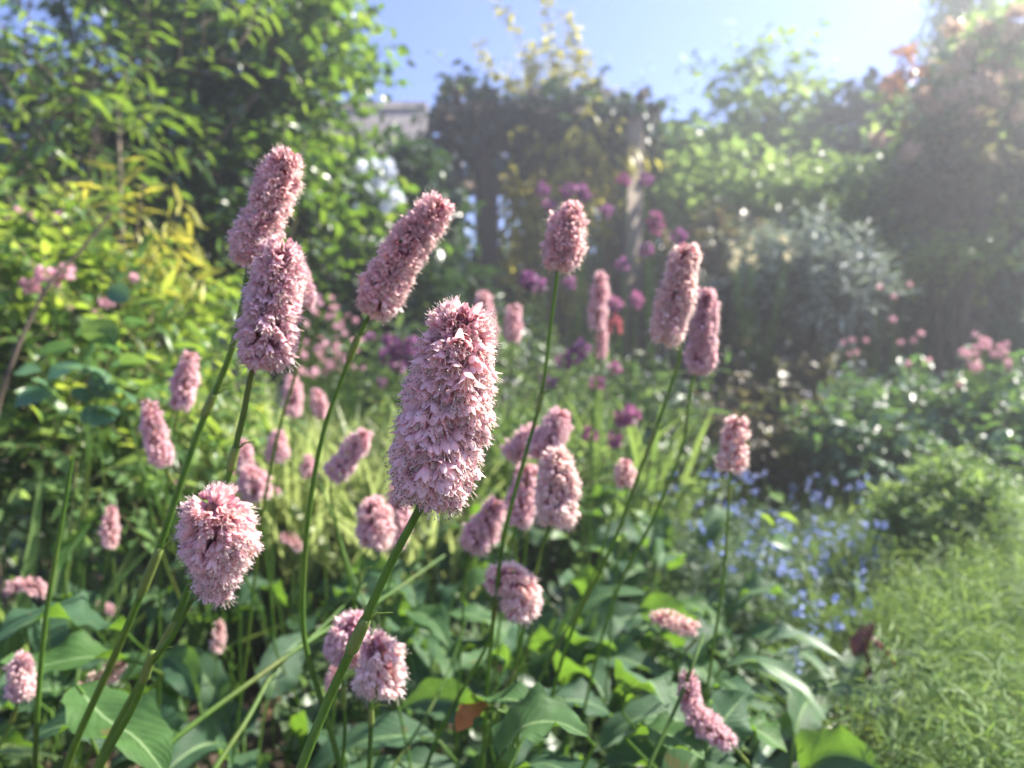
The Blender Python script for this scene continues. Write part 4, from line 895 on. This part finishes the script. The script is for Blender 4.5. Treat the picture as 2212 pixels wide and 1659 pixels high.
# ------------------------------------------------------------------ climbers on the pergola
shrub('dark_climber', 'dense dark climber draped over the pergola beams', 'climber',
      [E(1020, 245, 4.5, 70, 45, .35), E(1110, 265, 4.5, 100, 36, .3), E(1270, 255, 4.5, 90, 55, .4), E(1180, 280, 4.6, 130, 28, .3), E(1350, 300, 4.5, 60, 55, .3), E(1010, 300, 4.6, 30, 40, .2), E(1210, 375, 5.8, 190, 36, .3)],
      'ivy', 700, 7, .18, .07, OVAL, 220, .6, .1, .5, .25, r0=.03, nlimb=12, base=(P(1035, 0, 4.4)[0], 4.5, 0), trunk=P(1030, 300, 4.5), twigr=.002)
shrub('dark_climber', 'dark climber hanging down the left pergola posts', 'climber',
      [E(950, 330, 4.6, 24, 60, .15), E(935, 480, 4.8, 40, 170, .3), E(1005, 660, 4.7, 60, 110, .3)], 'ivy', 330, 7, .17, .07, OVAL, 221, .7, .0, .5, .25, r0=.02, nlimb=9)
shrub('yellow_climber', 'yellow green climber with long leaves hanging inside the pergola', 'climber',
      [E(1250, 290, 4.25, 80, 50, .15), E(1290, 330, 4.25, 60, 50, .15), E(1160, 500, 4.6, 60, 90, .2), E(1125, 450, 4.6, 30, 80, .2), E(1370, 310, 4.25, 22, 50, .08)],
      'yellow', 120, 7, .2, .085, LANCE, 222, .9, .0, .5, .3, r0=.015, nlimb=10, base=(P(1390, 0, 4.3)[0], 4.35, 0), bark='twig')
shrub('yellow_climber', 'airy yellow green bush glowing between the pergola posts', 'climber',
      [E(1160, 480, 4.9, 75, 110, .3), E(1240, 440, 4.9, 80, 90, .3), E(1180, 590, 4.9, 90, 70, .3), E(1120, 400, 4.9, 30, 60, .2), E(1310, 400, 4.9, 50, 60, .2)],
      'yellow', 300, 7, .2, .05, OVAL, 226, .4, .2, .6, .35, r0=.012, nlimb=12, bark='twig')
yc = [[(1190, 240, 4.4), (1150, 160, 4.4), (1110, 60, 4.4), (1065, -10, 4.4)], [(1200, 240, 4.4), (1190, 140, 4.4), (1185, 40, 4.4), (1180, -30, 4.4)], [(1210, 240, 4.4), (1235, 160, 4.4), (1240, 90, 4.4), (1220, 30, 4.4)],
      [(1180, 250, 4.4), (1120, 190, 4.4), (1060, 150, 4.4), (1035, 90, 4.4)], [(1170, 250, 4.4), (1080, 210, 4.4), (1000, 170, 4.4), (930, 110, 4.4)], [(1220, 250, 4.4), (1300, 200, 4.4), (1370, 190, 4.4), (1410, 130, 4.4)],
      [(1160, 240, 4.4), (1060, 200, 4.4), (985, 190, 4.4)], [(1230, 240, 4.4), (1270, 190, 4.4), (1260, 110, 4.4)], [(1300, 250, 4.4), (1400, 230, 4.4), (1500, 190, 4.4)]]
sprigs('yellow_climber', 'wispy pale yellow shoots rising above the pergola into the sky', 'climber', (P(1200, 0, 4.4)[0], 4.7, 0), yc[:4]+yc[7:8]+[[(1150, 250, 4.4), (1040, 200, 4.4), (960, 190, 4.4)], [(1240, 250, 4.4), (1320, 210, 4.4), (1390, 235, 4.4), (1420, 290, 4.4)], [(1200, 250, 4.4), (1150, 180, 4.4), (1160, 100, 4.4)], [(1230, 240, 4.4), (1210, 170, 4.4), (1245, 60, 4.4)]], 46, .062, SMALL, 'yellow', 'twig', 223, .004)
sprigs('bare_climber_shoots', 'thin almost bare shoots reaching out sideways over the pergola', 'climber', (P(1190, 0, 4.4)[0], 4.9, 0), yc[4:7]+yc[8:], 12, .05, SMALL, 'light', 'cane', 224, .0035)
shrub('yellow_climber', 'clump of fine yellow green foliage on top of the pergola', 'climber', [E(1190, 190, 4.5, 70, 50, .2), E(1150, 215, 4.5, 60, 30, .15), E(1260, 215, 4.5, 60, 25, .15)], 'yellow', 55, 8, .2, .045, LANCE, 225, .1, .9, .5, .3, r0=.006, nlimb=5, base=(P(1180, 0, 4.4)[0], 4.6, 0), bark='twig')

# ------------------------------------------------------------------ behind and right of the pergola
shrub('hedge', 'shaded hedge seen through and behind the pergola', 'hedge',
      [E(1250, 700, 6.6, 480, 190, .5), E(960, 680, 7, 260, 110, .5), E(1380, 520, 6.8, 120, 190, .4)], 'hedge', 1300, 7, .3, .11, SMALL, 230, .2, .3, .4, .2, r0=.05, nlimb=14)
shrub('hedge', 'long far hedge closing off the garden', 'hedge',
      [E(-200, 700, 9, 700, 300, .7), E(500, 660, 10.5, 600, 170, .4), E(1250, 700, 9.5, 700, 130, .7), E(2000, 620, 9, 800, 260, .8), E(2600, 500, 8, 500, 400, .8)], 'hedge', 2200, 7, .5, .20, SMALL, 231, .2, .3, .4, .15, r0=.06, nlimb=16)
shrub('perennials', 'tangle of green perennials in the middle distance behind the bistorts', 'plants',
      [E(1150, 960, 2.4, 260, 130, .3), E(1400, 980, 2.1, 170, 160, .3), E(850, 900, 2.2, 200, 150, .3), E(1250, 880, 3.0, 170, 80, .3), E(1040, 800, 3.0, 170, 100, .3)], 'hedge', 900, 7, .16, .05, LANCE, 232, .1, .7, .5, .3, r0=.008, nlimb=14, bark='twig')
shrub('perennials', 'light green perennials behind the arching lilac pair', 'plants',
      [E(900, 1000, 1.7, 200, 110, .2), E(1250, 1080, 1.7, 240, 110, .25), E(640, 1080, 1.7, 220, 90, .2)], 'light', 420, 8, .12, .028, LANCE, 233, .1, .6, .5, .3, r0=.006, nlimb=14, bark='twig')
shrub('sapling', 'wispy light green sapling rising above the right hedge', 'tree',
      [E(1640, 230, 5.2, 60, 80, .3), E(1600, 160, 5.2, 70, 30, .25), E(1720, 200, 5.2, 30, 70, .2), E(1740, 130, 5.2, 30, 22, .15), E(1560, 270, 5.2, 60, 22, .2), E(1660, 350, 5.1, 120, 60, .4)], 'light', 190, 7, .26, .075, SMALL, 240, .2, .4, .5, .35, r0=.03, nlimb=14)
shrub('hedge', 'rounded dark hedge with a pinkish brown top right of the pergola', 'hedge',
      [E(1840, 330, 5.6, 160, 110, .5), E(1640, 380, 5.8, 150, 90, .5), E(1500, 410, 6.0, 110, 110, .4)], 'ivy', 900, 7, .26, .10, SMALL, 241, .2, .4, .4, .2, r0=.04, nlimb=12)
shrub('shrub', 'yellow green backlit shrub below the dark rounded hedge', 'shrub',
      [E(1560, 470, 4.4, 170, 120, .4), E(1720, 480, 4.3, 180, 100, .4), E(1850, 450, 4.2, 120, 90, .3), E(1480, 350, 4.8, 90, 90, .3)], 'light', 900, 7, .2, .06, OVAL, 242, .3, .3, .4, .25, r0=.03, nlimb=14)
shrub('shrub', 'brownish leaved bush between the yellow green shrub and pale spikes', 'shrub',
      [E(1520, 600, 3.8, 130, 120, .3), E(1740, 650, 3.6, 170, 120, .3)], 'brown', 480, 7, .17, .055, OVAL, 243, .3, .3, .4, .25, r0=.02, nlimb=10)
shrub('silver_bush', 'grey silvery bush in the middle of the right bed', 'shrub',
      [E(1730, 590, 2.8, 120, 80, .25), E(1810, 640, 2.8, 90, 60, .2)], 'silver', 480, 9, .16, .045, NARROW, 244, .1, .7, .5, .3, r0=.012, nlimb=8)
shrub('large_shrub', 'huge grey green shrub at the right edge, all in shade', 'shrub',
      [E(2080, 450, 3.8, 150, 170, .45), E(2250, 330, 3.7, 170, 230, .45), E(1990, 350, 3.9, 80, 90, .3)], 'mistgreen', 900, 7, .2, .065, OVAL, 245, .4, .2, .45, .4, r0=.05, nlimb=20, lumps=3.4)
shrub('brown_shrub', 'thin brownish branches in front of the huge shaded right shrub', 'shrub', [E(2050, 380, 3.2, 150, 130, .2), E(2160, 330, 3.1, 90, 100, .2), E(1960, 420, 3.3, 60, 80, .15)], 'brown', 70, 8, .2, .045, OVAL, 258, .3, .4, .6, .5, r0=.014, nlimb=12)
shrub('shrub', 'lower shaded shrub behind the far right pink flowers', 'shrub', [E(2120, 740, 3.9, 300, 150, .4), E(1900, 700, 4.0, 90, 90, .3)], 'mistgreen', 900, 7, .2, .06, SMALL, 256, .3, .3, .45, .35, r0=.02, nlimb=12)
shrub('shrub', 'sunlit yellow green branches across the foot of the huge right shrub', 'shrub', [E(1930, 560, 3.2, 120, 34, .2), E(2110, 560, 3.1, 130, 40, .2), E(2180, 480, 3.2, 60, 40, .2), E(1860, 620, 3.1, 60, 40, .15)], 'lime', 150, 7, .16, .04, OVAL, 257, .3, .3, .6, .4, r0=.012, nlimb=9)
shrub('red_tipped_shrub', 'shrub with orange red young leaves against the bright sky', 'shrub',
      [E(1950, 160, 3.3, 45, 50, .15), E(1990, 190, 3.3, 50, 45, .15), E(2105, 140, 3.3, 30, 30, .12)], 'orange', 26, 7, .11, .06, LANCE, 246, .6, .2, .6, .35, r0=.012, nlimb=6, base=(P(2040, 0, 3.4)[0], 3.5, 0))
rn = np.random.default_rng(247)
tp = shrub('blossoming_shrub', 'shrub with tan pink flower panicles at the top right', 'shrub',
      [E(2110, 160, 3.4, 110, 80, .25), E(2040, 240, 3.4, 110, 60, .2), E(2200, 60, 3.4, 60, 60, .2), E(2190, 200, 3.4, 90, 90, .25), E(2010, 300, 3.4, 60, 60, .2)], 'light', 260, 7, .15, .055, OVAL, 247, .4, .3, .5, .3, r0=.03, nlimb=14, base=(P(2120, 0, 3.4)[0], 3.6, 0))[0]
for (px, py, rr) in ((2090, 110, 34), (2130, 170, 40), (2070, 200, 44), (2160, 130, 34), (2190, 70, 40), (2180, 160, 30), (2020, 230, 26), (1990, 210, 24), (2100, 250, 34), (2195, 30, 26), (2200, 240, 34), (2150, 210, 30), (1965, 330, 26), (2130, 60, 24), (2060, 150, 30), (1830, 520, 18), (1900, 300, 24), (2060, 60, 24)):
    if px in (1830,): continue
    m = MB(); c = P(px, py, 3.12+rn.uniform(-.1, .1)); R_ = rr/F*3.12
    k = 130; q = c+nrm(rn.normal(size=(k, 3)))*R_*rn.uniform(.2, 1, (k, 1))*[1, .8, .8]
    m.inst(PETAL, q, frames(rn.normal(size=(k, 3)), rn.normal(size=(k, 3))), .02*rn.uniform(.7, 1.3, k), rn.random(k)); m.build('flower_panicle', M['tan'], tp)
shrub('conifer', 'green columnar treetop cut off by the top right edge', 'tree', [E(2078, -5, 5.3, 46, 75, .25), E(2085, 150, 5.6, 60, 120, .3)], 'lance', 330, 8, .22, .09, LANCE, 248, .5, .2, .5, .25, r0=.05, nlimb=12)
shrub('glossy_bush', 'low rounded bush of blue green leaves at the right edge', 'shrub',
      [E(2050, 950, 2.3, 160, 110, .25), E(2200, 990, 2.2, 150, 130, .25), E(2120, 1060, 2.0, 180, 90, .2)], 'bluegreen', 950, 7, .14, .034, OVAL, 250, .3, .3, .4, .2, r0=.015, nlimb=12)
shrub('glossy_bush', 'small leaved green bush with glinting leaves above the blue flowers', 'shrub',
      [E(1880, 890, 2.3, 110, 50, .2), E(1830, 960, 2.1, 90, 80, .2), E(1910, 1010, 2.0, 50, 70, .15)], 'bluegreen', 420, 7, .11, .028, OVAL, 251, .3, .3, .5, .3, r0=.01, nlimb=10, bark='twig')
shrub('perennials', 'dark leafy perennials left of the cream grass tufts', 'plants',
      [E(1590, 830, 2.9, 140, 120, .3), E(1700, 870, 2.6, 120, 90, .2), E(1560, 960, 2.3, 160, 110, .25)], 'brown', 420, 7, .14, .042, OVAL, 252, .2, .4, .5, .3, r0=.01, nlimb=10, bark='twig')
# forget me nots
GF = 'clumps of forget me nots'
rc.seed(9)
fm = [('clump of blue forget me nots below the lone pale spike', 1520, 1110, 120, 90, 26, 1.5), ('blue flower clump left of the feathery green plant', 1850, 1100, 110, 70, 34, 1.6),
      ('densest patch of blue flowers in the right bed', 1790, 1190, 130, 60, 60, 1.35), ('blue flowers in front of the densest patch', 1760, 1280, 110, 60, 34, 1.2),
      ('blue flowers beside the strap leaved plant', 1600, 1170, 90, 70, 30, 1.3), ('last few blue flowers near the dark red leaf', 1810, 1370, 110, 90, 36, 1.05),
      ('blue flowers fading back under the fresh green bush', 1700, 1080, 150, 60, 26, 1.75)]
for i, (lb, cx, cy, rx, ry, n_, d_) in enumerate(fm):
    t = dotted('forget_me_not', lb, 'flowers', scatter(cx, cy, rx, ry, n_, d_, .12), 'blue', 460+i, .0050, 'cluster', group=GF, fn=0, bname='blossom', sr=.0008)
    f = MB(); r2 = np.random.default_rng(480+i); c = P(cx, cy+ry*.9, d_)
    twigs(f, None, [(np.array([c[0], c[1]+.05, c[2]*.55]), np.array([rx*1.35/F*d_, .22, c[2]*.42]))], 420, 9, .08, .018, LANCE, r2, .0, .8, .4)
    f.build('foliage', M['mistgreen'], t)
shrub('feathery_plant', 'bright green feathery plant right of the blue flowers', 'plant', [E(2050, 1095, 1.35, 62, 68, .08), E(1990, 1140, 1.32, 75, 45, .08), E(2100, 1140, 1.32, 60, 50, .08)], 'light', 900, 12, .06, .018, LANCE, 253, .0, .8, .5, .3, r0=.002, nlimb=8, bark='stem', twigr=.0006)
shrub('feathery_plant', 'short yellowish feathery plant at the bottom right', 'plant', [E(1830, 1640, .75, 90, 50, .06)], 'lime', 130, 12, .04, .010, NARROW, 254, .0, .9, .5, .3, r0=.002, nlimb=6, bark='twig')
LC('fresh green plant with rounded lobed leaves beside the strap leaves', (.47, .92, 0), 16, .10, .07, .045, 134, name='round_leaf_plant', group='low round leaved plants', mat='light')
LC('small round leaved plant at the foot of the strap leaves', (.42, .76, 0), 12, .07, .06, .04, 135, name='round_leaf_plant', group='low round leaved plants', mat='bluegreen')
sprigs('lime_sprig', 'upright sunlit leaf shoot poking above the blue flowers', 'plant', (.36, 1.15, 0), [[(1660, 1180, 1.1), (1675, 1130, 1.1), (1690, 1085, 1.1)]], 4, .04, OVAL, 'lime', 'stem', 255, .001)
t = thing('fallen_leaf', 'dark red withered leaf caught in the grass at right', 'leaf', P(1880, 1400, .86))
for q in ([(1845, 1420, .86), (1865, 1385, .86), (1890, 1345, .86)], [(1870, 1380, .86), (1900, 1400, .86), (1940, 1450, .86)], [(1865, 1400, .86), (1868, 1440, .86), (1870, 1465, .86)]):
    m = MB(); big_leaf(m, [P(*x) for x in q], .022, 5, .3, .3, .1); m.build('leaf_lobe', M['darkred'], t)
# fine lawn like grass at lower right
rn = np.random.default_rng(310); n = 26000; gm = MB()
gy = rn.uniform(.45, 2.7, n); px = rn.uniform(1800, 2500, n)+np.maximum(0, 1.0-gy)*60; gx = (px-1106)/F*gy
hm = np.interp(gy, [.45, .7, 1.0, 1.6, 2.2], [.17, .21, .25, .27, .25])*(.86+.10*np.sin(gx*13+gy*7+np.sin(gy*11)*1.5))
p = np.stack([gx, gy, np.zeros(n)], 1); d = nrm(np.stack([rn.normal(0, .42, n), rn.normal(0, .42, n), np.ones(n)], 1)); hh = hm*rn.uniform(.6, 1.15, n)
gm.inst(leaf_T(4, .05, .1, .7, .5, .3), p, frames(d, rn.normal(size=(n, 3))*[1, 1, .2]), np.stack([hh*.17, hh, hh], 1), rn.random(n))
pf = [(np.array([(2190-1106)/F*q, q, .13+.04*q]), np.array([.15*q, .14, .07])) for q in (.62, .8, 1.0, 1.25, 1.5)]
twigs(gm, None, pf, 3600, 12, .08, .017, leaf_T(3, .09, .1, .5), rn, .0, .9, .5, .3, lvar=.3)
o = gm.build('grass', M['grass']); tag(o, 'soft bed of fine fresh green grass filling the lower right', 'grass', kind='stuff')
# low ground cover through the bed, and dead leaves on the soil
rn = np.random.default_rng(311); n = 5200; gm = MB()
gy = rn.uniform(.7, 4.2, n); gx = rn.uniform(-1.0, .75, n)*gy; p = np.stack([gx, gy, rn.uniform(0, .04, n)], 1)
sel = ~((gx/gy > -.52) & (gx/gy < -.30) & (gy < 1.7)); p = p[sel]; n = len(p)
K = 5; pp = np.repeat(p, K, 0)+rn.normal(0, .015, (n*K, 3))*[1, 1, .5]+[0, 0, .02]; pp[:, 2] += np.tile(np.arange(K)*.02, n)
gm.inst(SMALL, pp, frames(rn.normal(size=(n*K, 3))+[0, 0, .3], rn.normal(0, .5, (n*K, 3))+[0, 0, 1]), .036*rn.uniform(.6, 1.3, n*K), rn.random(n*K))
o = gm.build('ground_cover', M['hedge']); tag(o, 'low leafy ground cover between the taller plants', 'ground cover', kind='stuff')
n = 2600; gm = MB(); gy = rn.uniform(.6, 3, n); gx = rn.uniform(-.9, .7, n)*gy
gm.inst(leaf_T(3, .5, .2, 1.0), np.stack([gx, gy, rn.uniform(0, .012, n)], 1), frames(rn.normal(size=(n, 3))*[1, 1, .2], rn.normal(0, .3, (n, 3))+[0, 0, 1]), .025*rn.uniform(.4, 1.3, n), rn.random(n))
o = gm.build('leaf_litter', M['litter']); tag(o, 'dead brown leaf litter on the bare soil', 'leaf litter', kind='stuff')

# ------------------------------------------------------------------ added misty air standing in for the sun's glare in the lens
hz = MB(); hz.box((-41, -5, -1.2), (41, 42, 4.0), bev=.01)
hm_, hn = mat_new('glare_haze'); pv = N(hn, 'ShaderNodeVolumePrincipled'); pv.inputs['Color'].default_value = (.90, .94, 1, 1)
pv.inputs['Density'].default_value = GLARE_HAZE; pv.inputs['Anisotropy'].default_value = .65
ho = N(hn, 'ShaderNodeOutputMaterial'); hn.links.new(pv.outputs[0], ho.inputs['Volume'])
if GLARE_HAZE > 0:
    o = hz.build('glare_haze', hm_, smooth=False); tag(o, 'added bright mist imitating the veil of sun glare over the right side', 'glare_haze', kind='stuff')
